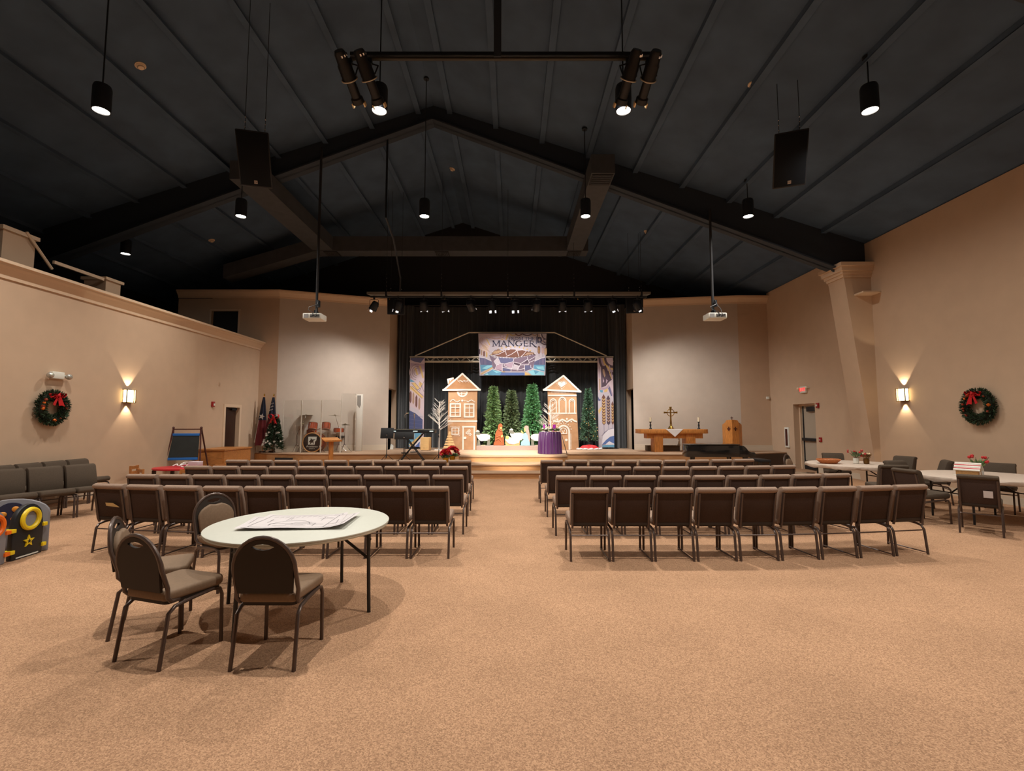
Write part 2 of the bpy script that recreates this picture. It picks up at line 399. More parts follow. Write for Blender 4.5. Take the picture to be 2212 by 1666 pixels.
def skirt(name, a, b, n, z0, h=.2):
    mb = MB(); mb.extz([a, b, (b[0]+n[0]*.025, b[1]+n[1]*.025), (a[0]+n[0]*.025, a[1]+n[1]*.025)], z0, z0+h)
    mb.extz([a, b, (b[0]+n[0]*.035, b[1]+n[1]*.035), (a[0]+n[0]*.035, a[1]+n[1]*.035)], z0, z0+h*.55)
    return struct(mb.build(name, BASEB))
skirt('baseboard_wing_left', LW[0], LW[1], nL, ST); skirt('baseboard_wing_right', RW[1], RW[0], nR, ST)
skirt('baseboard_front_right', (8.75, 18.25), (XR, 18.25), (0, -1), ST)
struct(MB().box(-14.5, 10.4, YE-.2, YE, 0, 10.8).build('wall_back_stage', BLACKP))
struct(MB().box(-14.5, 10.4, YB-.2, YB, 0, 10.8).build('wall_rear', WALL))
struct(MB().box(-14.5, -8.7, 20.4, 20.5, 0, 7).build('wall_backstage_left', BLACKP))

# ---------------------------------------------------------------- roof, purlins, rafter
mb = MB(); t = .12
xl, xr = -14.6, 10.4
mb.ext([(xl, roof(xl)), (RIDGE_X, RIDGE_Z), (xr, roof(xr)), (xr, roof(xr)+t), (RIDGE_X, RIDGE_Z+t), (xl, roof(xl)+t)], YB-.2, YE)
ceil = struct(mb.build('ceiling', CEIL))
px = [RIDGE_X + s*(.45 + 1.32*k) for s in (-1, 1) for k in range(9)]
for x in px:
    if not (-14.2 < x < 9.8): continue
    z = roof(x); mb = MB(); mb.box(x-.045, x+.045, YB, YE-.2, z-.10, z+.01); mb.box(x-.045, x+.1, YB, YE-.2, z-.105, z-.09)
    mb.build('purlin', CEIL, ceil)
def rafter(y0, y1, drop):
    b = lambda x: RIDGE_Z - .51 - .383*abs(x-RIDGE_X) - drop
    xs = [(-13.9, b(-13.9)), (RIDGE_X, b(RIDGE_X)), (8.95, b(8.95)), (9.3, 5.6), (XR, 5.6)]
    top = [(XR, roof(XR)-.005), (RIDGE_X, RIDGE_Z-.005), (-13.9, roof(-13.9)-.005)]
    ym = (y0+y1)/2
    mb = MB(); mb.ext(xs+top, ym-.03, ym+.03)
    for (a, c) in zip(xs[:3], xs[1:3]):
        mb.ext([a, c, (c[0], c[1]+.04), (a[0], a[1]+.04)], y0, y1)
    mb.build('rafter', STEEL_B, ceil)
rafter(12.9, 13.3, 0.0)
rafter(5.2, 5.6, 0.0)

# ---------------------------------------------------------------- the stage and its tiers
def arcfront(pts): return pts
front = [(-9.29, 17.35), (-8.6, 16.85), (-7.2, 16.5), (-5.6, 16.38), (-4.4, 16.42), (-3.2, 16.5), (-1.75, 16.5), (-1.72, 15.5), (-1.55, 15.33), (1.62, 15.33), (1.8, 15.5), (1.83, 16.5), (3.2, 16.5), (4.4, 16.45), (5.4, 16.3), (6.9, 16.3), (8.3, 16.7), (9.89, 17.3)]
back = [(9.89, 18.24), (8.75, 18.24), (4.80, 18.84), (4.80, 20.5), (-4.86, 20.5), (-4.86, 18.74), (-8.63, 17.44), (-9.29, 17.44)]
st = struct(MB().extz([(x, y+.03) for x, y in front] + back, 0, ST-.04).build('stage_platform', PLY))
STAGEC = mat('stage_carpet', (0,0,0), .9, lin_rgb=(.42, .27, .17), noise=.12, scale=90, bump=.1)
MB().extz(front + back, ST-.04, ST).build('stage_top', STAGEC, st, bevel=.012)
t2 = struct(MB().extz([(-4.9, 16.42), (-4.9, 15.3), (-4.4, 14.45), (4.4, 14.45), (4.95, 15.2), (4.95, 16.42)], 0, .32).build('stage_step_2', PLY))
MB().extz([(-4.93, 16.41), (-4.93, 15.27), (-4.42, 14.42), (4.42, 14.42), (4.98, 15.17), (4.98, 16.41)], .32, .36).build('tread', STAGEC, t2, bevel=.012)
t1 = struct(MB().extz([(-4.0, 14.5), (-3.6, 13.83), (3.6, 13.83), (4.0, 14.5)], 0, .14).build('stage_step_1', PLY))
MB().extz([(-4.03, 14.46), (-3.62, 13.8), (3.62, 13.8), (4.03, 14.46)], .14, .18).build('tread', STAGEC, t1, bevel=.012)
# dark apron panels where the stage meets the side walls, vent grille
mb = MB(); mb.extz([(-9.29, 17.33), (-8.62, 16.85), (-8.6, 16.87), (-9.27, 17.36)], 0, ST-.05); mb.build('apron_panel', OAK, st)
mb = MB(); mb.extz([(8.28, 16.68), (9.89, 17.28), (9.89, 17.32), (8.28, 16.72)], 0, ST-.05); mb.build('apron_panel', BROWNP, st)
vx0, vx1 = PX(594, 16.5), PX(637, 16.5)
g = MB().extz([(vx0, 16.62), (vx1, 16.46), (vx1, 16.44), (vx0, 16.6)], .12, .4).build('vent', PLAST_B, st)
for k in range(7):
    z = .15 + .035*k; MB().extz([(vx0, 16.605), (vx1, 16.445), (vx1, 16.425), (vx0, 16.585)], z, z+.012).build('louver', mat('vent_grey', (60, 62, 66), .5), g)

# ---------------------------------------------------------------- ducts
def duct(pts, wv, hv, label, name='air_duct'):
    t = thing(name, label, 'duct', pts[0])
    o = Vector(pts[0])
    for a, b in zip(pts[:-1], pts[1:]):
        a = Vector(a)-o; b = Vector(b)-o; d = (b-a); 
        if abs(d.y) > max(abs(d.x), abs(d.z)):
            mb = MB(); mb.box(a.x-wv/2, a.x+wv/2, a.y, b.y, a.z, a.z+hv); mb.build('duct_run', DUCT, t)
        else:
            mb = MB(); mb.ext([(a.x, a.z), (b.x, b.z), (b.x, b.z+hv), (a.x, a.z+hv)], -wv/2, wv/2); mb.build('duct_run', DUCT, t)
    return t
YD = 17.5; zd = PZ(548, YD)
dx0, dx1 = PXY(690, 540, YD), PXY(1268, 545, YD)
t = duct([(dx0, YD, zd), (dx1, YD, zd)], .6, .55, 'long dark duct crossing below the roof in front of the stage')
for x in (dx0+.5, (dx0+dx1)/2-.4, dx1-.5): 
    mb = MB(M=Matrix.Translation((x-dx0, 0, -.02))); mb.box(-.25, .25, -.25, .25, 0, .02); mb.build('diffuser', BLACKP, t)
    for k in range(3): 
        q = .2-.06*k; mb = MB(M=Matrix.Translation((x-dx0, 0, -.03)))
        mb.box(-q, q, -q, -q+.015, 0, .012); mb.box(-q, q, q-.015, q, 0, .012); mb.box(-q, -q+.015, -q, q, 0, .012); mb.box(q-.015, q, -q, q, 0, .012); mb.build('vane', DUCT, t)
xr_ = PXY(1300, 385, 11.9); zr = zd + .02
t = duct([(xr_, 11.7, zr), (xr_, YD-.31, zr)], .6, .5, 'dark duct run ending in a square grille on the piano side')
mb = MB(); mb.box(-.27, .27, .05, .6, -.02, 0); mb.build('diffuser', BLACKP, t)
for k in range(5): MB().box(-.24, .24, .1+.1*k, .12+.1*k, -.035, -.02).build('vane', DUCT, t)
xl_ = PXY(620, 470, 14.4)
t = duct([(xl_, 12.0, zr), (xl_, YD-.31, zr)], .75, .5, 'dark duct run reaching towards the seats on the drum side')
zz = lambda x: zd - .30*(dx0 - x)
t = duct([(dx0-3.4, YD, zz(dx0-3.4)), (dx0-.01, YD, zz(dx0))], .6, .5, 'sloping dark duct falling along the roof above the low wall')
# ================================================================ CHAIRS
def church_chair(fab, runner):
    t = thing('church_chair', 'x', 'chair')
    seat = MB().extx([(-.2, .40), (.24, .40), (.275, .425), (.275, .475), (.24, .505), (-.2, .47)], -.235, .235).build('seat', fab, t, bevel=.025)
    prof = [(-.225, .42), (-.294, .80), (-.322, .808), (-.336, .832), (-.328, .857), (-.290, .870), (-.24, .860), (-.212, .83), (-.150, .62), (-.130, .49), (-.142, .44)]
    MB().extx(prof, -.225, .225).build('backrest', fab, t, bevel=.014)
    MB().extx([(-.232, .425), (-.304, .802), (-.295, .802), (-.222, .425)], -.222, .222).build('back_panel', FABD, t, bevel=.004, seg=1)
    MB().extx([(-.236, .415), (-.24, .445), (-.20, .445), (-.19, .40), (-.21, .395)], -.205, .205).build('lower_rail', VINB, t)
    for s in (-1, 1):
        MB().tube([(s*.203, -.222, .38), (s*.203, -.243, .43), (s*.203, -.275, .62), (s*.203, -.310, .80)], .014, 6).build('back_post', LEG, t, True)
        MB().tube([(s*.228, .16, .385), (s*.228, .222, .372), (s*.228, .243, .33), (s*.228, .252, 0)], .015, 6).build('leg', LEG, t, True)
        MB().tube([(s*.228, .16, .385), (s*.228, -.14, .36), (s*.228, -.205, .345), (s*.228, -.238, .30), (s*.228, -.27, 0)], .015, 6).build('leg', LEG, t, True)
    MB().tube([(-.225, -.24, .295), (.225, -.24, .295)], .009, 6).build('stretcher', LEG, t, True)
    if runner:
        MB().tube([(runner*.215, .25, .025), (runner*.215, -.262, .025)], .008, 6).build('runner', LEG, t, True)
    return t

ORD = ['first', 'second', 'third', 'fourth', 'fifth', 'sixth', 'seventh', 'eighth', 'ninth', 'tenth']
ROWN = ['back row', 'second row from the back', 'third row from the back', 'front row']
rows = {+1: [(.700, 6.04, 9), (.640, 7.31, 9), (.615, 8.66, 9), (.580, 10.07, 9)],
        -1: [(.770, 6.16, 9), (.720, 7.40, 10), (.775, 8.74, 10), (.830, 10.05, 10)]}
for side in (1, -1):
    proto = church_chair(FAB, side); used = False
    for r, (xe, yc, n) in enumerate(rows[side]):
        x, y = xe + .225, yc; pitch = .505 if side < 0 else .5
        a_prev = 0
        for i in range(n):
            if side > 0: a = R([0, 0, 0, 1, 3, 5, 7, 9, 10][i])
            else: a = R([0, 0, 0, 0, 1, 3, 6, 9, 11, 11][i]) if r == 0 else R([0, 0, 0, 0, 0, 0, 1, 2, 3, 4][i])
            if i:
                am = (a + a_prev)/2; x += pitch*cos(am); y += pitch*sin(am)
            a_prev = a
            lab = 'brown church chair, %s from the aisle, %s, %s side' % (ORD[i], ROWN[r], 'piano' if side > 0 else 'drum')
            loc = (side*x, y, 0); rz = a if side > 0 else -a
            if not used: put(proto, loc, rz); proto['label'] = lab; proto['group'] = 'church chairs in rows'; used = True; p0 = proto
            else: clone(p0, loc, rz, lab, 'church chairs in rows')

# chairs along the low wall, facing into the room
gch = church_chair(FABG, 0)
ux, uy = .40, .917
lst = []
for k in range(4):       # front row, slightly turned
    lst.append(((-7.80 - ux*(.25+.5*k) + .28*uy, 9.02 - uy*(.25+.5*k) - .28*ux, 0), -R(90+24), 'dark church chair beside the play panels, %s from its far end, turned from wall' % ORD[k]))
for k in range(5):
    lst.append(((-8.78, 10.0 - .5*k, 0), -R(90), 'dark church chair against the low wall under the wreath, %s from the easel' % ORD[k]))
for i, (loc, rz, lab) in enumerate(lst):
    if i == 0: put(gch, loc, rz); gch['label'] = lab; gch['group'] = 'chairs along the low wall'
    else: clone(gch, loc, rz, lab, 'chairs along the low wall')
def face(p, q): return math.atan2(-(q[0]-p[0]), q[1]-p[1])
T1, T2, TR = (7.42, 10.45), (7.95, 8.15), .90
for (p, q, lab, off) in [
    ((7.02, 7.26), T2, 'dark church chair with white card on its back at round table', 0),
    ((6.80, 8.02), T2, 'dark church chair at the gingerbread table, aisle side', 0),
    ((7.72, 9.38), T2, 'dark church chair at the gingerbread table, its back to the other table', 0),
    ((8.95, 8.90), T2, 'dark church chair at gingerbread table against wall, towards the sconce', 0),
    ((9.15, 7.95), T2, 'dark church chair at gingerbread table against wall, under the wreath', 0),
    ((8.30, 6.98), T2, 'dark church chair at gingerbread table, far side from the stage', 0),
    ((7.83, 11.62), T1, 'dark church chair at the basket table, on its stage side', 0),
    ((8.58, 10.75), T1, 'dark church chair at the basket table, on its wall side', 0),
    ((6.95, 8.97), T1, 'dark church chair at the basket table, next to the church rows', .1),
    ((8.55, 9.85), T1, 'dark church chair between the two round tables, by the wall', 0)]:
    clone(gch, (p[0], p[1], 0), face(p, q)+off, lab, 'chairs around the round tables')

SHEAR = Matrix(((1,0,0,0), (0,1,-.16,.07), (0,0,1,0), (0,0,0,1)))
def banquet_chair():
    t = thing('banquet_chair', 'x', 'chair')
    # seat
    pts = []
    for (cx, cy, r, a0) in ((.165, .185, .06, 0), (-.165, .185, .06, 90), (-.16, -.16, .04, 180), (.16, -.16, .04, 270)):
        pts += [(cx + r*cos(R(a0+22.5*k)), cy + r*sin(R(a0+22.5*k))) for k in range(5)]
    MB().extz(pts, .425, .495).build('seat', FABT, t, bevel=.022, seg=3)
    MB().extz([(x*.93, y*.93) for x, y in pts], .405, .43).build('seat_base', VINB, t)
    A = lambda w, top, zs, n=14: [(w*cos(R(180*k/n)), zs + (top-zs)*sin(R(180*k/n))) for k in range(n+1)]
    arch = A(.197, .868, .66)
    # shell with a slot in the top
    slot_lo = [(-.078, .818), (-.04, .80), (0, .794), (.04, .80), (.078, .818)]
    slot_hi = [(.078, .818), (.04, .833), (0, .838), (-.04, .833), (-.078, .818)]
    right = [p for p in arch if p[1] <= .818 and p[0] > 0]; left = [p for p in arch if p[1] <= .818 and p[0] < 0]; top = [p for p in arch if p[1] > .818]
    low = [(-.185, .50), (.185, .50)] + right + slot_lo[::-1] + left
    mb = MB(M=SHEAR); mb.ext(low, -.225, -.205)
    up = [right[-1]] + top + [left[0]] + slot_hi[::-1]
    mb.ext(up, -.225, -.205); mb.build('back_shell', VINB, t)
    pad = [(-.172, .515), (.172, .515)] + [p for p in A(.18, .79, .66) if p[1] < .775] 
    r_ = [p for p in pad[2:] if p[0] > 0]; l_ = [p for p in pad[2:] if p[0] < 0]
    pad = pad[:2] + r_ + [(.06, .785), (0, .775), (-.06, .785)] + l_
    MB(M=SHEAR).ext(pad, -.208, -.165).build('back_pad', FABT, t, bevel=.015)
    path = [(-.185, -.10, .42), (-.2, -.165, .425), (-.207, -.195, .46), (-.21, -.2, .52)]
    fr = [tuple(SHEAR @ Vector((x, -.214, z))) for x, z in A(.208, .88, .66)[::-1]]
    p2 = [(-x, y, z) for x, y, z in path[::-1]]
    MB().tube(path + fr + p2, .0145, 8).build('back_frame', LEG, t, True)
    for s in (-1, 1):
        MB().tube([(s*.205, -.02, .40), (s*.205, .15, .41), (s*.208, .205, .395), (s*.21, .222, .35), (s*.212, .23, 0)], .0135, 8).build('leg', LEG, t, True)
        MB().tube([(s*.205, -.02, .40), (s*.205, -.14, .385), (s*.207, -.185, .35), (s*.212, -.235, 0)], .0135, 8).build('leg', LEG, t, True)
    return t
BC = banquet_chair()
put(BC, (-1.66, 3.53, 0), R(0)); BC['label'] = 'tan stacking chair with rounded dark back, tucked squarely under white table'; BC['group'] = 'round-back stacking chairs'
clone(BC, (-2.47, 3.58, 0), -R(18), 'tan round-back stacking chair at white table, seat fully clear of it', 'round-back stacking chairs')
clone(BC, (-2.93, 4.02, 0), -R(64), 'tan round-back stacking chair seen nearly edge-on beside another by white table', 'round-back stacking chairs')
clone(BC, (-2.93, 5.02, 0), -R(119), 'tan round-back stacking chair between white table and the church chair rows', 'round-back stacking chairs')
clone(BC, (6.55, 10.95, 0), R(-140), 'tan round-back stacking chair by the basket table near the exit door', 'round-back stacking chairs')

# ---------------------------------------------------------------- white folding table with building plans
tb = thing('folding_table', 'round white plastic folding table with building plans spread on it', 'table', (-1.905, 4.40, 0))
TZ = .743
MB().lathe([(.02, TZ-.045), (.735, TZ-.045), (.755, TZ-.04), (.762, TZ-.028), (.760, TZ-.018), (.766, TZ-.014), (.766, TZ-.006), (.757, TZ), (.02, TZ)], 72).build('tabletop', TABLE, tb, True)
lm = mat('dark_grey_tube', (0,0,0), .35, .4, lin_rgb=(.025, .025, .026))
for (a, b) in (((-.175, -.71), (-.675, .07)), ((.66, -.12), (.15, .65))):
    for p in (a, b): MB().cyl((p[0], p[1], 0), (p[0]*.97, p[1]*.97, TZ-.05), .016, n=8).build('leg', lm, tb, True)
    m = ((a[0]+b[0])/2, (a[1]+b[1])/2)
    MB().tube([(a[0], a[1], .62), (b[0], b[1], .62)], .011, 6).build('crossbar', lm, tb, True)
    MB().tube([(a[0]*.99, a[1]*.99, .45), (m[0]*.45, m[1]*.45, TZ-.05)], .013, 6).build('brace', lm, tb, True)
    MB().tube([(b[0]*.99, b[1]*.99, .45), (m[0]*.45, m[1]*.45, TZ-.05)], .013, 6).build('brace', lm, tb, True)
def sheet(name, cx, cy, w_, h_, rot, z, curl, seed, label, lines):
    rr = random.Random(seed); nx, ny = 14, 10
    M = Matrix.Rotation(rot, 4, 'Z')
    def zf(u, v):
        e = max(0, abs(u-.5)*2-.55)**2*curl*(1 if u > .5 else .5) + max(0, .25-v)*curl*.25*(.5+.5*sin(u*9+seed))
        return e + .004*sin(u*7+seed)*sin(v*5+seed) + .004
    o = thing(name, label, 'paper', (cx, cy, z)); o.rotation_euler = (0, 0, rot)
    mb = MB(); vs = [((i/nx-.5)*w_, (j/ny-.5)*h_, zf(i/nx, j/ny)) for j in range(ny+1) for i in range(nx+1)]
    mb.add(vs, [(j*(nx+1)+i, j*(nx+1)+i+1, (j+1)*(nx+1)+i+1, (j+1)*(nx+1)+i) for j in range(ny) for i in range(nx)])
    mb.build('sheet', PAPER, o, True)
    if lines:
        mb = MB()
        def ln(u0, v0, u1, v1, wd=.0045):
            k = 6; pr = None
            d = Vector(((u1-u0)*w_, (v1-v0)*h_, 0)); n = Vector((-d.y, d.x, 0)).normalized()*wd/2
            for q in range(k):
                P = []
                for s in (q/k, (q+1)/k):
                    u, v = u0+(u1-u0)*s, v0+(v1-v0)*s
                    P.append(Vector(((u-.5)*w_, (v-.5)*h_, zf(u, v)+.0012)))
                mb.add([P[0]-n, P[1]-n, P[1]+n, P[0]+n], [(0, 1, 2, 3)])
        for (a, b, c, e) in ((.05, .06, .95, .06), (.05, .94, .95, .94), (.05, .06, .05, .94), (.95, .06, .95, .94), (.78, .06, .78, .94), (.78, .3, .95, .3)): ln(a, b, c, e)
        x = .12
        for k in range(16):
            u = .1+.62*rr.random(); v = .12+.7*rr.random(); l = .06+.2*rr.random()
            if rr.random() < .5: ln(u, v, min(.76, u+l), v)
            else: ln(u, v, u, min(.9, v+l))
        for k in range(10): ln(.1+.06*k, .78, .13+.06*k, .86)
        pr = None
        for k in range(17):
            a = R(180*k/16+10); q = (.4+.2*cos(a), .25+.3*sin(a))
            if pr: ln(pr[0], pr[1], q[0], q[1])
            pr = q
        mb.build('drawing_lines', INK, o)['kind'] = 'stuff'
    return o
sheet('plan_sheet', -1.96, 4.40, .84, .56, R(12), TZ, .10, 1, 'large creased building plan lying under the other on white table', True)
sheet('plan_sheet', -1.86, 4.36, .84, .58, R(4), TZ+.012, .13, 4, 'top creased building plan with raised corners on white table', True)

# ---------------------------------------------------------------- covered round tables
def covered_table(c, label, seed):
    t = thing('round_table', label, 'table', (c[0], c[1], 0), group='covered round tables')
    MB().lathe([(.02, .70), (TR-.02, .70), (TR-.01, .735), (.02, .735)], 48).build('tabletop', TABLE, t, True)
    for s in (-1, 1):
        for k in (-1, 1): MB().cyl((s*.55, k*.38, 0), (s*.55, k*.38, .70), .016, n=8).build('leg', lm, t, True)
        MB().tube([(s*.55, -.38, .45), (s*.55, .38, .45)], .011, 6).build('crossbar', lm, t, True)
        MB().tube([(s*.55, 0, .45), (s*.15, 0, .70)], .012, 6).build('brace', lm, t, True)
    rr = random.Random(seed); n = 144; vs = [(0, 0, .742)]; fs = []
    ph = [rr.random()*6 for _ in range(4)]
    rings = [(TR*.5, .742, 0), (TR*.97, .742, 0), (TR+.004, .732, .15), (TR+.012, .705, .6), (TR-.0, .668, 1.0), (TR-.035, .66, .5)]
    for (r, z, wv) in rings:
        for k in range(n):
            a = 2*pi*k/n; f = sin(a*23+ph[0])*.5 + sin(a*37+ph[1])*.4 + sin(a*11+ph[2])*.5
            vs.append(((r+.012*wv*f)*cos(a), (r+.012*wv*f)*sin(a), z + .014*wv*sin(a*9+ph[3]) + .01*wv*f))
    for k in range(n): fs.append((0, 1+k, 1+(k+1) % n))
    for i in range(len(rings)-1):
        for k in range(n): fs.append((1+i*n+k, 1+i*n+(k+1) % n, 1+(i+1)*n+(k+1) % n, 1+(i+1)*n+k))
    cl = MB().add(vs, fs).build('tablecloth', TCLOTH, None, True)
    tag(cl, 'fitted beige vinyl cover on the round table with the ' + ('wicker basket' if seed == 1 else 'gingerbread house'), 'tablecloth', 'fitted table covers')
    cl.location = (c[0], c[1], 0)
    return t
covered_table(T1, 'round folding table under a fitted beige cover, nearer the exit door', 1)
covered_table(T2, 'round folding table under a fitted beige cover, below the wreath', 2)
TOP = .744
# basket
bk = thing('wicker_basket', 'shallow orange-brown wicker basket on covered round table', 'basket', (T1[0]-.58, T1[1]-.05, TOP))
wick = mat('wicker', (186, 112, 62), .7, noise=.3, scale=60, bump=.5)
MB().lathe([(.02, 0), (.13, 0), (.16, .03), (.19, .06), (.205, .085), (.195, .085), (.15, .03), (.02, .018)], 28, sx=1.15).build('bowl', wick, bk, True)
MB().tube([(.2*1.15*cos(2*pi*k/28), .2*sin(2*pi*k/28), .085) for k in range(28)], .012, 6, True).build('rim', wick, bk, True)
for k in range(7):
    a = k*2.4; mb = MB(); mb.ball((.08*cos(a), .07*sin(a), .055), .03, 8, 5); mb.build('pine_cone', mat('cone_tan', (210, 170, 130), .8), bk, True)
def posy(loc, label, potm, leaves, blooms, seed, spread=.13, hgt=.2):
    t = thing('flower_vase', label, 'flower vase', loc); rr = random.Random(seed)
    MB().lathe([(.035, 0), (.05, .01), (.055, .07), (.05, .12), (.045, .12), (.045, .02), (.02, .02)], 18).build('vase', potm, t, True)
    mb = MB(); st_ = MB()
    for k in range(46):
        a = rr.random()*6.28; e = rr.random(); d = Vector((cos(a)*spread*(.3+e), sin(a)*spread*(.3+e), hgt*(.4+.6*rr.random())))
        p = Vector((0, 0, .1)) + d*.35; leaf_mesh(mb, p, d + Vector((0, 0, .05)), .11, .03, rr.random()*3)
        if k % 5 == 0: st_.tube([(0, 0, .06), tuple(Vector((0, 0, .1)) + d*.9)], .003, 4)
    mb.build('leaves', leaves, t); st_.build('stems', TWIG, t)
    for k in range(9):
        a = rr.random()*6.28; q = spread*(.3+.8*rr.random()); z = .1+hgt*(.35+.6*rr.random())
        MB().ball((q*cos(a), q*sin(a), z), .016+.012*rr.random(), 7, 5).build('bloom', blooms[k % len(blooms)], t, True)
    return t
redb = mat('red_berry', (190, 30, 34), .4); creamb = mat('cream_bloom', (232, 208, 170), .7); pinkb = mat('dusty_red_bloom', (176, 60, 60), .6)
posy((T1[0]-.02, T1[1]-.1, TOP), 'white cup of red and green Christmas greenery on covered table', WHITE, LEAFM, [redb, pinkb], 3)
posy((T1[0]+.13, T1[1]-.2, TOP), 'bronze pot of cream flowers beside the basket table greenery', mat('bronze_pot', (110, 78, 36), .35, .6), mat('dry_leaf', (120, 84, 44), .8), [creamb, creamb, pinkb], 5, .1, .16)
glassm = mat('vase_glass', (200, 205, 205), .1, spec=.8)
posy((T2[0]-.02, T2[1]+.02, TOP), 'glass jar of evergreen sprigs and red berries beside gingerbread house', glassm, LEAFG, [redb], 8, .14, .24)
gh = thing('gingerbread_house', 'small gingerbread house with striped candy roof on covered round table', 'gingerbread house', (T2[0]-.25, T2[1]-.02, TOP), R(35))
gb = mat('gingerbread', (172, 128, 78), .8, noise=.15, scale=40)
MB().ext([(-.1, 0), (.1, 0), (.1, .09), (0, .19), (-.1, .09)], -.14, .14).build('walls', gb, gh)
MB().box(-.14, .14, -.17, .17, 0, .008).build('board', WHITE, gh)
for s in (-1, 1):
    M = Matrix.Translation((s*.055, 0, .142)) @ Matrix.Rotation(s*R(45), 4, 'Y')
    rf = MB(M=M).box(-.085, .085, -.165, .165, 0, .012).build('roof', WHITE, gh)
    for k in range(5):
        MB(M=M).box(-.085+.036*k, -.068+.036*k, -.165, .165, .012, .018).build('candy_strip', [ICING, redb][k % 2], rf)
MB().box(-.03, .03, -.146, -.14, .008, .07).build('door', ICING, gh)
tag(MB(M=Matrix.Translation((7.02, 7.26, 0)) @ Matrix.Rotation(face((7.02, 7.26), T2), 4, 'Z')).extx([(-.2705, .545), (-.2885, .645), (-.2915, .645), (-.2735, .545)], .05, .15).build('card', PAPER), 'white card taped to the back of dark church chair', 'card')
# card tucked behind the outermost back-row chair
cc = [o for o in COL.objects if o.get('label', '') == 'brown church chair, ninth from the aisle, back row, drum side'][0]
cd = thing('folded_leaflet', 'cream folded leaflet tucked in the back of outermost back-row church chair', 'leaflet', cc.location, cc.rotation_euler[2])
MB().add([(-.04, -.285, .60), (.16, -.285, .585), (.10, -.315, .635), (-.01, -.32, .638), (-.04, -.283, .592), (.16, -.283, .577)], [(0, 1, 2, 3), (4, 5, 1, 0)]).build('leaf', mat('cream_paper', (222, 206, 160), .9), cd)
# ================================================================ ON THE STAGE
def drape(name, x0, x1, y, z0, z1, folds, amp, label, seed, y1=None):
    rr = random.Random(seed); nx = folds*10; rowsz = [0, .12, .5, .85, 1]; vs = []; fs = []
    y1 = y if y1 is None else y1
    ph = [rr.random()*6.28 for _ in range(6)]
    for zi in rowsz:
        for i in range(nx+1):
            u = i/nx; a = u*folds*2*pi
            f = sin(a + .8*sin(a*.37+ph[0])+ph[1]) + .45*sin(a*.53+ph[2]) + .3*sin(a*2.1+ph[3]+zi)
            vs.append((x0+(x1-x0)*u + .02*sin(a*.7+ph[4])*(1-zi), y+(y1-y)*u - amp*f*(1-.45*zi), z0+(z1-z0)*zi))
    for j in range(len(rowsz)-1):
        for i in range(nx): fs.append((j*(nx+1)+i, j*(nx+1)+i+1, (j+1)*(nx+1)+i+1, (j+1)*(nx+1)+i))
    o = MB().add(vs, fs).build(name, VELV, None, True)
    return tag(o, label, 'curtain', 'black stage drapes')
drape('stage_curtain', -4.8, 4.76, 20.2, ST+.01, 6.55, 34, .05, 'black pleated velvet backdrop curtain behind the Christmas stage set', 2)
drape('stage_curtain', -4.78, -4.15, 19.85, ST+.01, 6.55, 4, .06, 'black velvet leg curtain on the drum side of the backdrop', 5, 19.95)
drape('stage_curtain', 4.05, 4.72, 19.95, ST+.01, 6.55, 4, .06, 'black velvet leg curtain on the altar side of the backdrop', 8, 19.7)
# pipe the curtains hang from
mb = MB().tube([(-4.84, 20.05, 6.58), (4.78, 20.05, 6.58)], .03, 8); tag(mb.build('curtain_pipe', METAL_B, None, True), 'black pipe along the top of the backdrop curtain', 'pipe')

# ---------------------------------------------------------------- truss frame
YT = 19.45
tf = thing('truss_frame', 'aluminium truss arch with gable pipes carrying three printed banners', 'truss', (0, YT, ST))
zt = lambda y: PZ(y, YT) - ST
xt = lambda x, y=790: PXY(x, y, YT)
xa, xb = xt(885), xt(1325)
for (y, dy) in ((771, 0), (781, 0), (771, .2), (781, .2)): MB().cyl((xa, dy, zt(y)), (xb, dy, zt(y)), .03, n=8).build('chord', ALU, tf, True)
n = 40; mb = MB()
for k in range(n):
    x0 = xa+(xb-xa)*k/n; x1 = xa+(xb-xa)*(k+1)/n; z0, z1 = (zt(771), zt(781)) if k % 2 else (zt(781), zt(771))
    for dy in (0, .2): mb.cyl((x0, dy, z0), (x1, dy, z1), .011, n=5, caps=False)
mb.build('web', ALU, tf, True)
for x in (xa+.12, xb-.12):
    for dx in (-.1, .1): MB().cyl((x+dx, .1, 0), (x+dx, .1, zt(771)), .028, n=8).build('post', ALU, tf, True)
    MB().box(x-.25, x+.25, -.15, .35, 0, .015).build('base_plate', METAL_B, tf)
zr_ = zt(718.5)
MB().tube([(xt(896), 0, zt(769)), (xt(1013, 718), 0, zr_)], .025, 8).build('gable_pipe', ALU, tf, True)
MB().tube([(xt(1311), 0, zt(769)), (xt(1198, 718), 0, zr_)], .025, 8).build('gable_pipe', ALU, tf, True)
MB().tube([(xt(1013, 718), 0, zr_), (xt(1198, 718), 0, zr_)], .028, 8).build('ridge_pipe', ALU, tf, True)
for x in (1039, 1180):
    MB().cyl((xt(x), .02, 0), (xt(x), .02, zr_), .02, n=8).build('stand_pole', METAL_B, tf, True)
    for k in range(3):
        a = 2*pi*k/3+.5; MB().cyl((xt(x), .02, .2), (xt(x)+.35*cos(a), .02+.35*sin(a), .01), .012, n=6).build('stand_leg', METAL_B, tf, True)

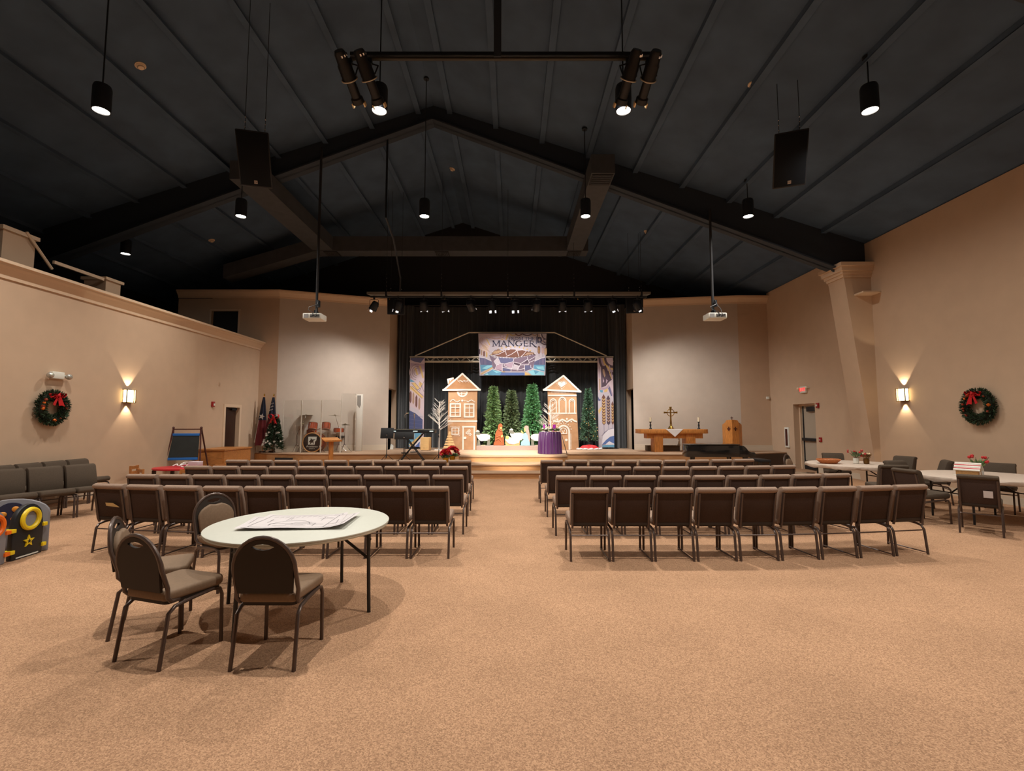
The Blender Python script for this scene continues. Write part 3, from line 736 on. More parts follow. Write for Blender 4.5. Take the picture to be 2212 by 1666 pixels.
# ---------------------------------------------------------------- banners
P = {n_: mat('print_'+n_, c, .85) for n_, c in dict(mauve=(196, 176, 182), pale=(186, 176, 184), slate=(96, 96, 128), dusk=(72, 80, 118), teal=(96, 150, 180), aqua=(140, 200, 214), gold=(206, 172, 112), brown=(112, 74, 62), grape=(118, 100, 116), white=(214, 208, 214), plum=(82, 66, 78), violet=(170, 146, 160), blue=(86, 110, 164), tan=(172, 140, 116)).items()}
class Art:
    """flat print on a cloth: polygons given in picture units, one mesh for each ink"""
    def __init__(s, parent, fx, fz): s.p = parent; s.fx = fx; s.fz = fz; s.l = {}; s.k = 0
    def _mb(s, c):
        s.k += 1; return s.l.setdefault(c, MB())
    def poly(s, c, pts):
        y = -.004 - .00012*s.k; s._mb(c); s.l[c].add([(s.fx(x), y, s.fz(z)) for x, z in pts], [tuple(range(len(pts)))])
    def line(s, c, pts, w_):
        s._mb(c); y = -.004 - .00012*s.k
        for a, b in zip(pts[:-1], pts[1:]):
            d = math.hypot(b[0]-a[0], b[1]-a[1]) or 1; nx, nz = -(b[1]-a[1])/d*w_/2, (b[0]-a[0])/d*w_/2
            ex, ez = (b[0]-a[0])/d*w_*.2, (b[1]-a[1])/d*w_*.2
            s.l[c].add([(s.fx(p), y, s.fz(q)) for p, q in ((a[0]-ex+nx, a[1]-ez+nz), (b[0]+ex+nx, b[1]+ez+nz), (b[0]+ex-nx, b[1]+ez-nz), (a[0]-ex-nx, a[1]-ez-nz))], [(0, 1, 2, 3)])
    def done(s):
        for c, mb in s.l.items(): mb.build('print_'+c, P.get(c) or MATS[c], s.p)['kind'] = 'stuff'
P['navy'] = NAVY
# central banner, picture units of an 1.549 mm grid
kb = .001549*19.35/19.6
bx0 = PXY(1107.3, 765, 19.35)
bz0 = PZ(811.5, 19.35)
bn = thing('hanging_banner', 'printed stained-glass style banner reading FROM THE MANGER hung from truss gable', 'banner', (bx0, 19.35, bz0))
MB().add([(-.92*1000*kb, 0, 1135*kb), (910*kb, 0, 1135*kb), (872*kb, 0, 0), (-880*kb, 0, 0), (-.92*1000*kb, .006, 1135*kb), (910*kb, .006, 1135*kb), (872*kb, .006, 0), (-880*kb, .006, 0)],
         [(0, 1, 2, 3), (7, 6, 5, 4), (0, 4, 5, 1), (3, 2, 6, 7), (0, 3, 7, 4), (1, 5, 6, 2)]).build('cloth', P['pale'], bn)
A = Art(bn, lambda x: (x-1075)*kb, lambda y: (1370-y)*kb)
A.poly('mauve', [(160, 245), (960, 245), (900, 420), (560, 420), (300, 330)])
A.poly('mauve', [(165, 300), (330, 340), (480, 560), (430, 780), (190, 640)])
for k, r in enumerate((150, 110, 70)): A.line(['violet', 'tan', 'violet'][k], [(640+1.8*r*cos(R(a)), 330+.45*r*sin(R(a))) for a in range(0, 200, 20)], 14)
A.line('violet', [(790+45*cos(R(a)), 300+45*sin(R(a))) for a in range(0, 361, 30)], 9)
for k in range(7): A.line('tan', [(210+25*k, 480+20*k), (300+28*k, 640+18*k)], 7)
for k in range(5): A.line('gold', [(200+30*k, 660-40*k), (390+12*k, 740-34*k)], 12)
A.line('violet', [(235+40*cos(R(a)), 430+80*sin(R(a))) for a in range(0, 361, 30)], 8)
A.poly('gold', [(925, 250), (970, 250), (915, 415), (880, 415)]); A.poly('gold', [(360, 380), (395, 385), (480, 560), (450, 550)])
A.poly('gold', [(790, 380), (825, 380), (805, 420), (775, 420)])
for k, (x0, x1) in enumerate(((990, 1180), (1150, 1330), (1340, 1600), (1600, 1740))):
    A.line(['gold', 'brown', 'plum', 'tan'][k], [(x0+(x1-x0)*t/6, 250+40*sin(R(30*t))) for t in range(7)], 26)
for r, c in ((230, 'plum'), (190, 'tan'), (150, 'white'), (110, 'plum')): A.line(c, [(1968-r*cos(R(a)), 252+r*1.25*sin(R(a))) for a in range(0, 91, 15)], 24)
A.poly('slate', [(1700, 320), (1725, 320), (1725, 520), (1700, 520)])
A.poly('navy', [(1738, 335), (1840, 335), (1880, 400), (1840, 480), (1738, 490)]); A.poly('pale', [(1765, 380), (1800, 370), (1830, 420), (1775, 465)])
A.line('slate', [(1780, 480), (1960, 380)], 22); A.line('slate', [(1800, 350), (1960, 510)], 22); A.line('white', [(1850, 330), (1900, 500)], 14)
for k, (x, y, c) in enumerate(((245, 690, 'tan'), (312, 715, 'brown'), (380, 740, 'gold'), (188, 660, 'plum'))):
    A.poly(c, [(x-22, y+20), (x, y-15), (x+22, y+20), (x+22, y+120), (x, y+145), (x-22, y+120)]); A.line('plum', [(x, y), (x, y+120)], 5)
for x, y, c in ((1780, 560, 'brown'), (1880, 570, 'violet'), (1955, 600, 'tan')):
    A.poly(c, [(x-36, y+50), (x, y), (x+36, y+50), (x+36, y+190), (x, y+240), (x-36, y+190)])
    for j in range(5): A.line('gold', [(x-24, y+60+30*j), (x, y+80+30*j), (x+24, y+60+30*j)], 9)
    A.line('slate', [(x, y+240), (x, y+300)], 8)
A.poly('slate', [(195, 885), (330, 910), (520, 1000), (520, 1090), (215, 1085)]); A.poly('teal', [(205, 1085), (520, 1090), (540, 1140), (230, 1275)])
A.poly('aqua', [(260, 1180), (400, 1100), (520, 1095), (520, 1130), (380, 1200)])
A.poly('slate', [(1945, 885), (1830, 920), (1660, 1000), (1640, 1085), (1945, 1085)]); A.poly('teal', [(1650, 1085), (1945, 1085), (1925, 1270), (1630, 1180)])
A.poly('aqua', [(1700, 1130), (1900, 1120), (1920, 1230), (1750, 1190)])
for k in range(4): A.line('violet', [(240+40*k, 900+8*k), (240+40*k, 1080)], 5); A.line('violet', [(1800+35*k, 930-8*k), (1800+35*k, 1080)], 5)
A.line('white', [(195, 875), (330, 890), (520, 985)], 16); A.line('white', [(1950, 875), (1830, 905), (1650, 990)], 16)
A.poly('gold', [(215, 1330), (540, 1140), (545, 1170), (260, 1340)]); A.line('white', [(270, 1350), (545, 1190), (790, 1265), (1400, 1265), (1620, 1195), (1920, 1275)], 18)
A.poly('teal', [(310, 1350), (545, 1210), (780, 1275), (750, 1365), (320, 1365)]); A.poly('aqua', [(540, 1225), (760, 1275), (640, 1300)]); A.poly('aqua', [(330, 1360), (400, 1300), (440, 1360)])
A.poly('blue', [(770, 1290), (1395, 1290), (1395, 1366), (740, 1366)]); A.poly('gold', [(1405, 1270), (1580, 1362), (1405, 1366)]); A.poly('gold', [(800, 1255), (880, 1255), (870, 1280), (800, 1280)])
A.poly('aqua', [(1480, 1260), (1640, 1215), (1910, 1290), (1910, 1362), (1600, 1362)]); A.poly('teal', [(1640, 1230), (1780, 1260), (1680, 1340)])
for k in range(14):      # rays round the manger
    a = R(168 - 12*k); A.line('gold', [(1080+560*cos(a), 860-250*sin(a)), (1080+600*cos(a), 860-275*sin(a))], 30)
A.poly('grape', [(445, 820), (600, 900), (1080, 930), (1690, 800), (1660, 1000), (1600, 1190), (1400, 1262), (800, 1262), (545, 1180), (520, 1000)])
A.poly('brown', [(500, 800), (560, 720), (660, 670), (800, 690), (900, 690), (1080, 665), (1200, 700), (1330, 685), (1440, 720), (1580, 730), (1680, 790), (1480, 850), (1080, 885), (700, 860)])
A.poly('tan', [(520, 780), (600, 700), (760, 690), (800, 720), (660, 790)]); A.poly('tan', [(1380, 830), (1480, 750), (1600, 760), (1640, 780)])
A.poly('slate', [(700, 890), (1100, 905), (1080, 1000), (860, 1040), (750, 1030)]); A.poly('violet', [(680, 1080), (790, 1060), (800, 1240), (620, 1190)]); A.poly('violet', [(860, 1080), (1090, 1010), (1050, 1190)])
A.poly('pale', [(590, 990), (670, 900), (740, 1040), (650, 1080)]); A.poly('pale', [(1110, 1080), (1250, 1110), (1240, 1200), (1060, 1190)])
A.poly('plum', [(1120, 1010), (1290, 1050), (1250, 1110), (1110, 1070)]); A.poly('slate', [(1400, 1100), (1560, 1100), (1600, 1190), (1400, 1240)]); A.poly('plum', [(1380, 1040), (1480, 940), (1510, 1020)]); A.poly('slate', [(820, 1150), (1010, 1200), (1010, 1255), (820, 1255)])
for pts in ([(450, 805), (600, 870), (840, 895), (1080, 900), (1400, 860), (1690, 790)], [(500, 795), (560, 715), (660, 665), (790, 690), (860, 720)], [(860, 720), (700, 800), (560, 830)], [(880, 690), (1080, 660), (1200, 695), (1040, 800), (900, 860)], [(1200, 695), (1340, 680), (1440, 715), (1360, 810), (1300, 860)], [(1440, 715), (1580, 730), (1690, 790)], [(880, 700), (910, 820)], [(1200, 720), (1240, 850)],
            [(680, 890), (750, 1040), (860, 1060), (1090, 1000), (1110, 910)], [(680, 890), (580, 990), (650, 1100), (610, 1190)], [(650, 1090), (750, 1050)], [(800, 1060), (800, 1260)], [(850, 1070), (850, 1110), (1050, 1190), (1110, 1010)], [(810, 1150), (1040, 1200), (1030, 1260)], [(1050, 1190), (1190, 1220), (1260, 1120), (1110, 1075)], [(1110, 1010), (1290, 1050), (1260, 1120)], [(1290, 1050), (1480, 930), (1520, 1020), (1500, 1080), (1290, 1085)], [(1480, 930), (1470, 880)], [(1520, 1020), (1680, 950)], [(1390, 1090), (1400, 1240)], [(1560, 1090), (1560, 1160), (1620, 1190)], [(1190, 1230), (1390, 1180)], [(1510, 960), (1680, 860)]):
    A.line('white', pts, 13)
for pts in ([(450, 805), (600, 870), (840, 895), (1080, 900), (1400, 860), (1690, 790)], [(500, 795), (560, 715), (660, 665), (790, 690)], [(880, 690), (1080, 660), (1200, 695)], [(1440, 715), (1580, 730), (1690, 790)]):
    for (a, b) in zip(pts[:-1], pts[1:]):
        d = math.hypot(b[0]-a[0], b[1]-a[1]); m = max(1, int(d/70))
        for j in range(m):
            u0, u1 = (j+.2)/m, (j+.65)/m
            A.line('plum', [(a[0]+(b[0]-a[0])*u0, a[1]+(b[1]-a[1])*u0), (a[0]+(b[0]-a[0])*u1, a[1]+(b[1]-a[1])*u1)], 9)
for k in range(4): A.line('gold', [(570+55*k, 740-15*k), (590+55*k, 775-15*k)], 12)
# lettering with thick and thin strokes and serifs
THK, THN = .17, .085
def ring(cx, cz, rx, rz, a0, a1, n=14): return [(cx+rx*cos(R(a0+(a1-a0)*k/n)), cz+rz*sin(R(a0+(a1-a0)*k/n))) for k in range(n+1)]
GL = {
 'M': (1.10, [([(.14, 0), (.14, 1)], THN), ([(.16, 1), (.54, .08)], THK), ([(.54, .08), (.93, 1)], THN), ([(.95, 0), (.95, 1)], THK)], [(.14, 0), (.95, 0), (.14, 1), (.95, 1)]),
 'A': (.98, [([(.1, 0), (.47, 1)], THN), ([(.45, 1), (.86, 0)], THK), ([(.22, .36), (.68, .36)], THN)], [(.1, 0), (.86, 0)]),
 'N': (1.0, [([(.14, 0), (.14, 1)], THN), ([(.16, 1), (.84, .02)], THK), ([(.84, 0), (.84, 1)], THN)], [(.14, 0), (.12, 1), (.84, 1)]),
 'G': (1.05, [(ring(.52, .5, .42, .46, 42, 180), THN), (ring(.5, .5, .40, .46, 120, 250), THK), (ring(.52, .5, .42, .46, 250, 318), THN), ([(.84, .18), (.84, .46)], THK)], [(.84, .46)]),
 'E': (.78, [([(.2, 0), (.2, 1)], THK), ([(.14, .97), (.68, .97)], THN), ([(.2, .52), (.58, .52)], THN), ([(.14, .03), (.70, .03)], THN), ([(.68, .99), (.68, .84)], THN), ([(.70, 0), (.70, .16)], THN), ([(.58, .60), (.58, .44)], THN)], []),
 'R': (.92, [([(.2, 0), (.2, 1)], THK), (ring(.38, .74, .26, .23, 90, -90), THN), ([(.14, .97), (.4, .97)], THN), ([(.2, .51), (.4, .51)], THN), ([(.42, .5), (.80, .02), (.98, -.12), (1.06, -.13)], THK)], [(.2, 0), (.2, 1)]),
 'F': (.72, [([(.2, 0), (.2, 1)], THK), ([(.14, .97), (.66, .97)], THN), ([(.2, .52), (.54, .52)], THN), ([(.66, .99), (.66, .82)], THN)], [(.2, 0)]),
 'O': (1.08, [(ring(.53, .5, .42, .46, 0, 360, 24), THK*.9)], []),
 'T': (.84, [([(.42, 0), (.42, 1)], THK), ([(.06, .97), (.78, .97)], THN), ([(.06, .99), (.06, .82)], THN), ([(.78, .99), (.78, .82)], THN)], [(.42, 0)]),
 'H': (.98, [([(.17, 0), (.17, 1)], THK), ([(.81, 0), (.81, 1)], THK), ([(.17, .52), (.81, .52)], THN)], [(.17, 0), (.81, 0), (.17, 1), (.81, 1)]), ' ': (.4, [], [])}
def word(art, ink, txt, x0, x1, ybase, h):
    tot = sum(GL[c][0] for c in txt); sx = (x1-x0)/tot; x = x0
    for c in txt:
        wd, strokes, ser = GL[c]
        for pts, w_ in strokes: art.line(ink, [(x+p*sx, ybase-q*h) for p, q in pts], w_*h*.92)
        for p, q in ser: art.line(ink, [(x+(p-.15)*sx, ybase-q*h), (x+(p+.15)*sx, ybase-q*h)], .06*h)
        x += wd*sx
word(A, 'dusk', 'FROM THE', 960, 1670, 418, 82)
word(A, 'navy', 'MANGER', 525, 1690, 582, 148)
A.done()

def side_banner(name, label, x0, x1, ytop, ybot, Y, paint, u0, u1, v0, v1):
    xa_, xb_ = PXY(x0, 880, Y), PXY(x1, 880, Y); zt_, zb_ = PZ(ytop, Y), max(ST+.03, PZ(ybot, Y))
    t = thing(name, label, 'banner', (xa_, Y, zb_)); W_, H_ = xb_-xa_, zt_-zb_
    MB().box(0, W_, 0, .008, 0, H_).build('cloth', P['mauve'], t)
    fx = lambda x: (x-u0)/(u1-u0)*W_; fz = lambda y: (v1-y)/(v1-v0)*H_
    a = Art(t, fx, fz); paint(a); a.done(); return t
def wheat(a, x, y0, y1, w_, c1, c2):
    a.poly(c1, [(x-w_, y0+60), (x, y0), (x+w_, y0+60), (x+w_, y1-40), (x, y1), (x-w_, y1-40)])
    n_ = int((y1-y0-90)/55)
    for j in range(n_): a.poly(c2, [(x-w_*.8, y0+70+55*j), (x, y0+105+55*j), (x, y0+125+55*j), (x-w_*.8, y0+100+55*j)]); a.poly(c2, [(x+w_*.8, y0+70+55*j), (x, y0+105+55*j), (x, y0+125+55*j), (x+w_*.8, y0+100+55*j)])
def paint_left(a):
    a.poly('slate', [(30, 95), (270, 95), (200, 180), (100, 160), (30, 130)]); a.poly('violet', [(30, 180), (270, 200), (270, 320), (30, 440)])
    a.poly('mauve', [(90+80*cos(R(k)), 330+110*sin(R(k))) for k in range(0, 360, 30)])
    for r in (60, 90, 125): a.line('plum', [(150+r*cos(R(k)), 330+r*1.05*sin(R(k))) for k in range(100, 300, 20)], 5)
    a.poly('gold', [(100, 270), (125, 265), (165, 370), (140, 385)]); a.poly('gold', [(175, 230), (205, 225), (262, 420), (235, 430)]); a.poly('teal', [(30, 440), (110, 490), (30, 490)])
    a.poly('gold', [(55, 510), (110, 500), (190, 590), (150, 620)]); a.poly('gold', [(30, 560), (60, 560), (255, 730), (235, 760), (30, 600)]); a.poly('gold', [(190, 480), (240, 520), (205, 580), (170, 540)])
    for q in ([(55, 510), (150, 620), (200, 600)], [(30, 560), (235, 760)], [(60, 555), (265, 725)], [(190, 480), (265, 650)], [(110, 500), (200, 600)], [(270, 470), (190, 640)]): a.line('plum', q, 5)
    for x, y, c in ((42, 630, 'brown'), (88, 650, 'tan'), (140, 700, 'brown'), (190, 740, 'tan')): a.poly(c, [(x-17, y+40), (x, y), (x+17, y+40), (x+17, y+170), (x, y+210), (x-17, y+170)]); a.line('plum', [(x, y+10), (x, y+205)], 4)
    a.poly('pale', [(25, 890), (150, 930), (255, 1040), (255, 1100), (130, 1000), (25, 950)])
    a.poly('dusk', [(25, 950), (130, 1000), (250, 1100), (250, 1300), (25, 1300)]); 
    for k in range(4): a.line('slate', [(25, 1030+60*k), (250, 1060+60*k)], 5)
    a.poly('teal', [(25, 1300), (250, 1300), (180, 1400), (25, 1540)]); a.poly('gold', [(25, 1500), (235, 1330), (235, 1370), (60, 1530)]); a.poly('white', [(80, 1530), (225, 1400), (215, 1500), (160, 1535)]); a.poly('blue', [(120, 1538), (210, 1450), (200, 1538)])
side_banner('tall_banner', 'tall printed banner with candles and dark blue wave, keyboard side of truss', 884.5, 916, 773, 966, 19.36, paint_left, 25, 270, 95, 1540)
def paint_right(a):
    a.poly('pale', [(1250, 520), (1545, 520), (1545, 1560), (1250, 1560)])
    for r, c in ((330, 'plum'), (280, 'violet'), (240, 'gold'), (200, 'plum'), (150, 'mauve')): a.poly(c, [(1545, -150)] + [(1545-r*sin(R(k))*.85, -150+r*cos(R(k))*1.0) for k in range(0, 91, 15)])
    a.poly('plum', [(1315, 10), (1395, 10), (1440, 120), (1490, 220), (1520, 270), (1450, 330), (1400, 395), (1315, 425)])
    a.poly('tan', [(1345, 70), (1375, 70), (1400, 190), (1380, 230), (1345, 130)]); a.poly('violet', [(1345, 225), (1375, 300), (1345, 340)]); a.poly('violet', [(1410, 260), (1445, 290), (1405, 350)])
    for k in range(3): a.line(['plum', 'gold', 'violet'][k], [(1400+35*k, 0), (1440+35*k, 120), (1500+14*k, 250)], 18)
    a.poly('tan', [(1275, 250), (1300, 250), (1300, 470), (1275, 470)]); a.line('violet', [(1285, 20), (1285, 240)], 14)
    a.poly('violet', [(1300, 430), (1400, 420), (1460, 360), (1545, 560), (1545, 620), (1460, 440), (1400, 460), (1310, 465)])
    a.poly('teal', [(1280, 470), (1345, 475), (1340, 520), (1300, 515)]); a.poly('gold', [(1370, 470), (1440, 440), (1430, 500), (1370, 515)]); a.poly('slate', [(1445, 440), (1480, 400), (1520, 580), (1500, 590)])
    a.poly('slate', [(1250, 590), (1275, 640), (1310, 660), (1280, 680), (1250, 670)]); a.poly('gold', [(1250, 860), (1310, 780), (1320, 830), (1265, 935)])
    wheat(a, 1357, 550, 1140, 34, 'brown', 'gold'); wheat(a, 1444, 570, 1140, 34, 'plum', 'tan'); wheat(a, 1522, 680, 1135, 22, 'brown', 'gold')
    for x, y in ((1357, 1290), (1444, 1210), (1522, 1190)): a.line('slate', [(x, 1135), (x, y)], 6)
    a.line('slate', [(1310, 1340), (1360, 1280), (1440, 1220), (1545, 1195)], 5)
    a.poly('white', [(1310, 1500), (1330, 1340), (1440, 1220), (1545, 1200), (1545, 1520)]); a.poly('blue', [(1310, 1505), (1390, 1420), (1470, 1355), (1545, 1340), (1545, 1490), (1450, 1440), (1380, 1500)]); a.poly('teal', [(1310, 1520), (1545, 1505), (1545, 1555), (1330, 1555)])
side_banner('tall_banner', 'tall printed banner with wheat ears and small wave, altar side of truss', 1292, 1325.5, 773, 967, 19.36, paint_right, 1250, 1545, -150, 1560)

# ---------------------------------------------------------------- gingerbread houses
def icing_builder(parent, fx, fz, y):
    mb = MB()
    class I:
        def line(s, pts, w_): mb.ribbon([(fx(a), fz(b)) for a, b in pts], w_*abs(fx(1)-fx(0)), y-.012, y); return s
        def dot(s, a, b, r):
            k = abs(fx(1)-fx(0)); mb.ext([(fx(a)+r*k*cos(2*pi*j/10), fz(b)+r*k*sin(2*pi*j/10)) for j in range(10)], y-.0122-.00005*(len(mb.f) % 200), y)
        def poly(s, pts): mb.ext([(fx(a), fz(b)) for a, b in pts], y-.0121, y)
        def done(s, name='icing'): mb.build(name, ICING, parent)
    return I()
YH = 18.95; kh = .135*YH/1030
def wav(x0, x1, y, amp, n=3, m=18): return [(x0+(x1-x0)*k/m, y+amp*sin(2*pi*n*k/m)) for k in range(m+1)]
h1 = thing('gingerbread_house_prop', 'tall kraft-paper gingerbread house with chimney and square windows on stage', 'stage prop', (PX(880+885*.135, YH), YH, ST))
fx = lambda x: (x-885)*kh; fz = lambda y: max(0.0, (1552-y)*kh)
MB().ext([(fx(650), 0), (fx(1110), 0), (fx(1118), fz(600)), (fx(655), fz(600))], -.06, .12).build('body', KRAFT, h1, bevel=.01)
MB().ext([(fx(565), fz(618)), (fx(1172), fz(612)), (fx(880), fz(335))], -.1, -.06).build('gable', KRAFTD, h1)
ch = MB().ext([(fx(648), fz(520)), (fx(752), fz(470)), (fx(735), fz(402)), (fx(630), fz(425))], -.02, .04).build('chimney', KRAFT, h1)
i = icing_builder(ch, fx, fz, -.02); i.poly([(632, 427), (733, 405), (738, 425), (700, 440), (690, 470), (670, 440), (655, 500), (645, 510)]); i.done('icing')
i = icing_builder(h1, fx, fz, -.1); i.line([(585, 605), (880, 347), (1155, 602)], 26); i.line([(570, 608), (1168, 604)], 28)
i.line([(800, 440), (815, 470), (850, 450), (880, 472), (910, 452), (940, 470), (985, 440)], 8)
for k in range(8): i.dot(815+24*k, 480 if k % 2 else 470, 6)
i.done()
i = icing_builder(h1, fx, fz, -.06)
i.line(arc(880, 632, 76, 180, 0, 12) and [(880+74*cos(R(a)), 634+74*sin(R(a))) for a in range(0, 181, 15)], 26); i.line([(805, 634), (955, 634)], 12); i.line([(870, 634), (870, 700)], 12); i.line([(815, 660), (945, 660)], 10)
i.line([(685, 795), (710, 768), (742, 760), (775, 790), (800, 800), (830, 780)], 12); i.line([(950, 780), (972, 800), (1000, 775), (1030, 765), (1080, 800)], 12); i.dot(880, 775, 17); i.dot(838, 778, 8); i.dot(922, 778, 8)
for (a, b, c, d, vx) in ((692, 848, 828, 1028, 770), (917, 1064, 832, 1034, 993)):
    i.line([(a, c), (b, c), (b, d), (a, d), (a, c)], 24); i.line([(vx, c), (vx, d)], 13); i.line([(a, c+62), (b, c+62)], 12); i.line([(a, c+138), (b, c+138)], 12)
i.line([(652, 1102), (1113, 1104)], 26)
i.line([(718, 1212), (824, 1212), (824, 1312), (718, 1312), (718, 1212)], 16); i.line([(770, 1212), (770, 1312)], 9); i.line([(718, 1260), (824, 1260)], 9)
for k in range(8): i.dot(700+19*k, 1192, 5); i.dot(842, 1200+18*k, 5)
for k in range(5): i.dot(760+19*k, 1336, 5)
i.line([(897, 1550), (897, 1192)], 22); i.line([(1074, 1550), (1074, 1192)], 22); i.line([(886, 1192), (1086, 1192)], 24); i.dot(928, 1368, 21)
for (a, b) in ((990, 1258), (1005, 1312), (960, 1290)):
    for k in range(5): i.dot(a+17*cos(k*1.256), b+17*sin(k*1.256), 9)
i.done()
kr = .114*YH/1030
h2 = thing('gingerbread_house_prop', 'tall kraft-paper gingerbread house with heart gable and arched windows on stage', 'stage prop', (PX(1150+590*.114, YH), YH, ST))
fx = lambda x: (x-590)*kr; fz = lambda y: max(0.0, (1577-y)*kr)
MB().ext([(fx(310), 0), (fx(870), 0), (fx(832), fz(460)), (fx(290), fz(460))], -.06, .12).build('body', KRAFT, h2, bevel=.01)
MB().ext([(fx(203), fz(470)), (fx(928), fz(503)), (fx(590), fz(172))], -.1, -.06).build('gable', KRAFT, h2)
i = icing_builder(h2, fx, fz, -.1); i.line([(225, 452), (590, 190), (900, 485)], 32); i.line([(210, 456), (915, 490)], 34)
i.poly([(548, 412), (490, 360), (480, 325), (500, 300), (535, 303), (556, 325), (580, 300), (615, 300), (632, 325), (622, 360)])
for k in range(26):
    a = 2*pi*k/26; i.dot(556+92*sin(a)**3*1.0, 350-(75*cos(a)-26*cos(2*a)-10*cos(3*a)), 6)
i.done()
i = icing_builder(h2, fx, fz, -.06)
i.line([(355, 492), (600, 505), (640, 500)], 9)
for k in range(16): i.dot(360+27*k, 512, 6)
i.line([(302, 562), (830, 562)], 28)
for (a, b, c) in ((336, 452, 690), (503, 634, 670), (697, 798, 685)):
    r = (b-a)/2; i.line([(a, 888), (a, c)] + [(a+r-r*cos(R(k)), c-r*sin(R(k))*1.1) for k in range(0, 181, 15)] + [(b, 888)], 20); i.line([(a-20, 898), (b+22, 898)], 26)
    for k in range(1, 12): i.dot(a+r-(r-24)*cos(R(15*k)), c-(r-24)*sin(R(15*k)), 6)
i.line([(400, 1030), (440, 1055), (490, 1055), (560, 1015), (600, 1030), (650, 1060), (700, 1030), (745, 1010), (790, 1040), (830, 1055)], 30)
for a, b, r in ((472, 1018, 18), (567, 1055, 15), (650, 1002, 19), (730, 1055, 16), (400, 1060, 14)): i.dot(a, b, r)
i.line([(480, 1570), (480, 1250)] + [(585-105*cos(R(k)), 1245-115*sin(R(k))) for k in range(0, 181, 15)] + [(692, 1570)], 32)
for k in range(9): i.dot(585-150*cos(R(18+18*k)), 1245-160*sin(R(18+18*k)), 10)
for k in range(12): i.dot(722, 1290+24*k, 9)
i.line([(515, 1280), (515, 1235)] + [(580-65*cos(R(k)), 1235-60*sin(R(k))) for k in range(0, 181, 20)] + [(645, 1280), (515, 1280)], 14); i.line([(545, 1200), (580, 1275), (612, 1200)], 10); i.dot(636, 1397, 25)
i.done()

# ---------------------------------------------------------------- trees
def fir(name, label, loc, h, r, m, n, leafL, leafW, seed, trunk=.12, shape=1.0, tips=.35, group=None):
    rr = random.Random(seed); t = thing(name, label, 'tree', loc, group=group)
    MB().cyl((0, 0, 0), (0, 0, h*.85), .035, .01, n=8).build('trunk', TWIG, t, True)
    mb = MB()
    for k in range(n):
        u = rr.random()**.8*(.97); z = trunk + (h-trunk)*u
        R_ = r*(1-u)**shape + .03; a = rr.random()*6.283; layer = .80+.20*sin(u*30+seed+1.3*sin(a*3+seed))*cos(a*5+u*9+seed)
        q = R_*layer*(.55+.45*rr.random()**.5)
        d = Vector((cos(a), sin(a), -tips+.5*rr.random()+.3*u)); 
        leaf_mesh(mb, (q*cos(a)*.85, q*sin(a)*.85, z), d + Vector((rr.gauss(0, .35), rr.gauss(0, .35), rr.gauss(0, .35))), leafL*(.7+.6*rr.random()), leafW, rr.random()*6)
    mb.build('foliage', m, t); return t
YTR = 19.5
fir('fir_tree', 'slim yellow-green artificial fir behind the brown-robed nativity cut-out', (PX(1066, YTR), YTR, ST), 2.55, .50, LEAFG, 3400, .15, .075, 3, shape=.85, group='artificial firs on stage')
fir('fir_tree', 'dull green artificial fir in the middle behind the manger', (PX(1105, YTR+.1), YTR+.1, ST), 2.40, .50, LEAFM, 3400, .15, .075, 9, shape=.8, group='artificial firs on stage')
fir('fir_tree', 'bright green artificial fir behind the blue-robed nativity cut-out', (PX(1150, YTR), YTR, ST), 2.65, .58, LEAFB, 3800, .16, .085, 14, shape=.85, group='artificial firs on stage')
lt = fir('fir_tree', 'blue-green lit Christmas tree over a red skirt beside arched-window house', (PX(1271, 19.1), 19.1, ST), 2.45, .42, LEAFS, 5600, .10, .03, 21, trunk=.36, shape=.9, group='artificial firs on stage')
rr = random.Random(4); bulb = mat('warm_bulb', (255, 190, 110), .4, emit=(255, 190, 110), estr=.6)
for k in range(34):
    u = rr.random(); a = -pi*rr.random(); q = .43*(1-u)**.9; MB().ball((q*cos(a), q*sin(a), .4+2.0*u), .013, 6, 4).build('light_bulb', bulb, lt, True)
MB().lathe([(.03, .30), (.14, .30), (.17, .02), (.17, 0), (.03, 0)], 16).build('pot', PLAST_B, lt, True)
sk = thing('tree_skirt', 'red tree skirt with ruffled white edge on the stage floor', 'tree skirt', (PX(1271, 18.98), 18.85, ST))
n = 60; vs = [(0, 0, .2)]
for k in range(n): a = 2*pi*k/n; vs.append(((.26+.02*sin(a*7))*cos(a), (.12+.02*sin(a*7))*sin(a), .13+.03*sin(a*9)))
for k in range(n): a = 2*pi*k/n; vs.append((.44*cos(a), .2*sin(a), .012+.01*sin(a*11)))
MB().add(vs, [(0, 1+k, 1+(k+1) % n) for k in range(n)] + [(1+k, 1+n+k, 1+n+(k+1) % n, 1+(k+1) % n) for k in range(n)]).build('skirt', RED, sk, True)
MB().tube([((.47+.02*sin(k*1.7))*cos(2*pi*k/40), (.22+.02*sin(k*2.3))*sin(2*pi*k/40), .03+.012*sin(k*2.1)) for k in range(40)], [.035+.012*sin(k*1.9) for k in range(40)], 7, True).build('ruffle', CLOTHW, sk, True)

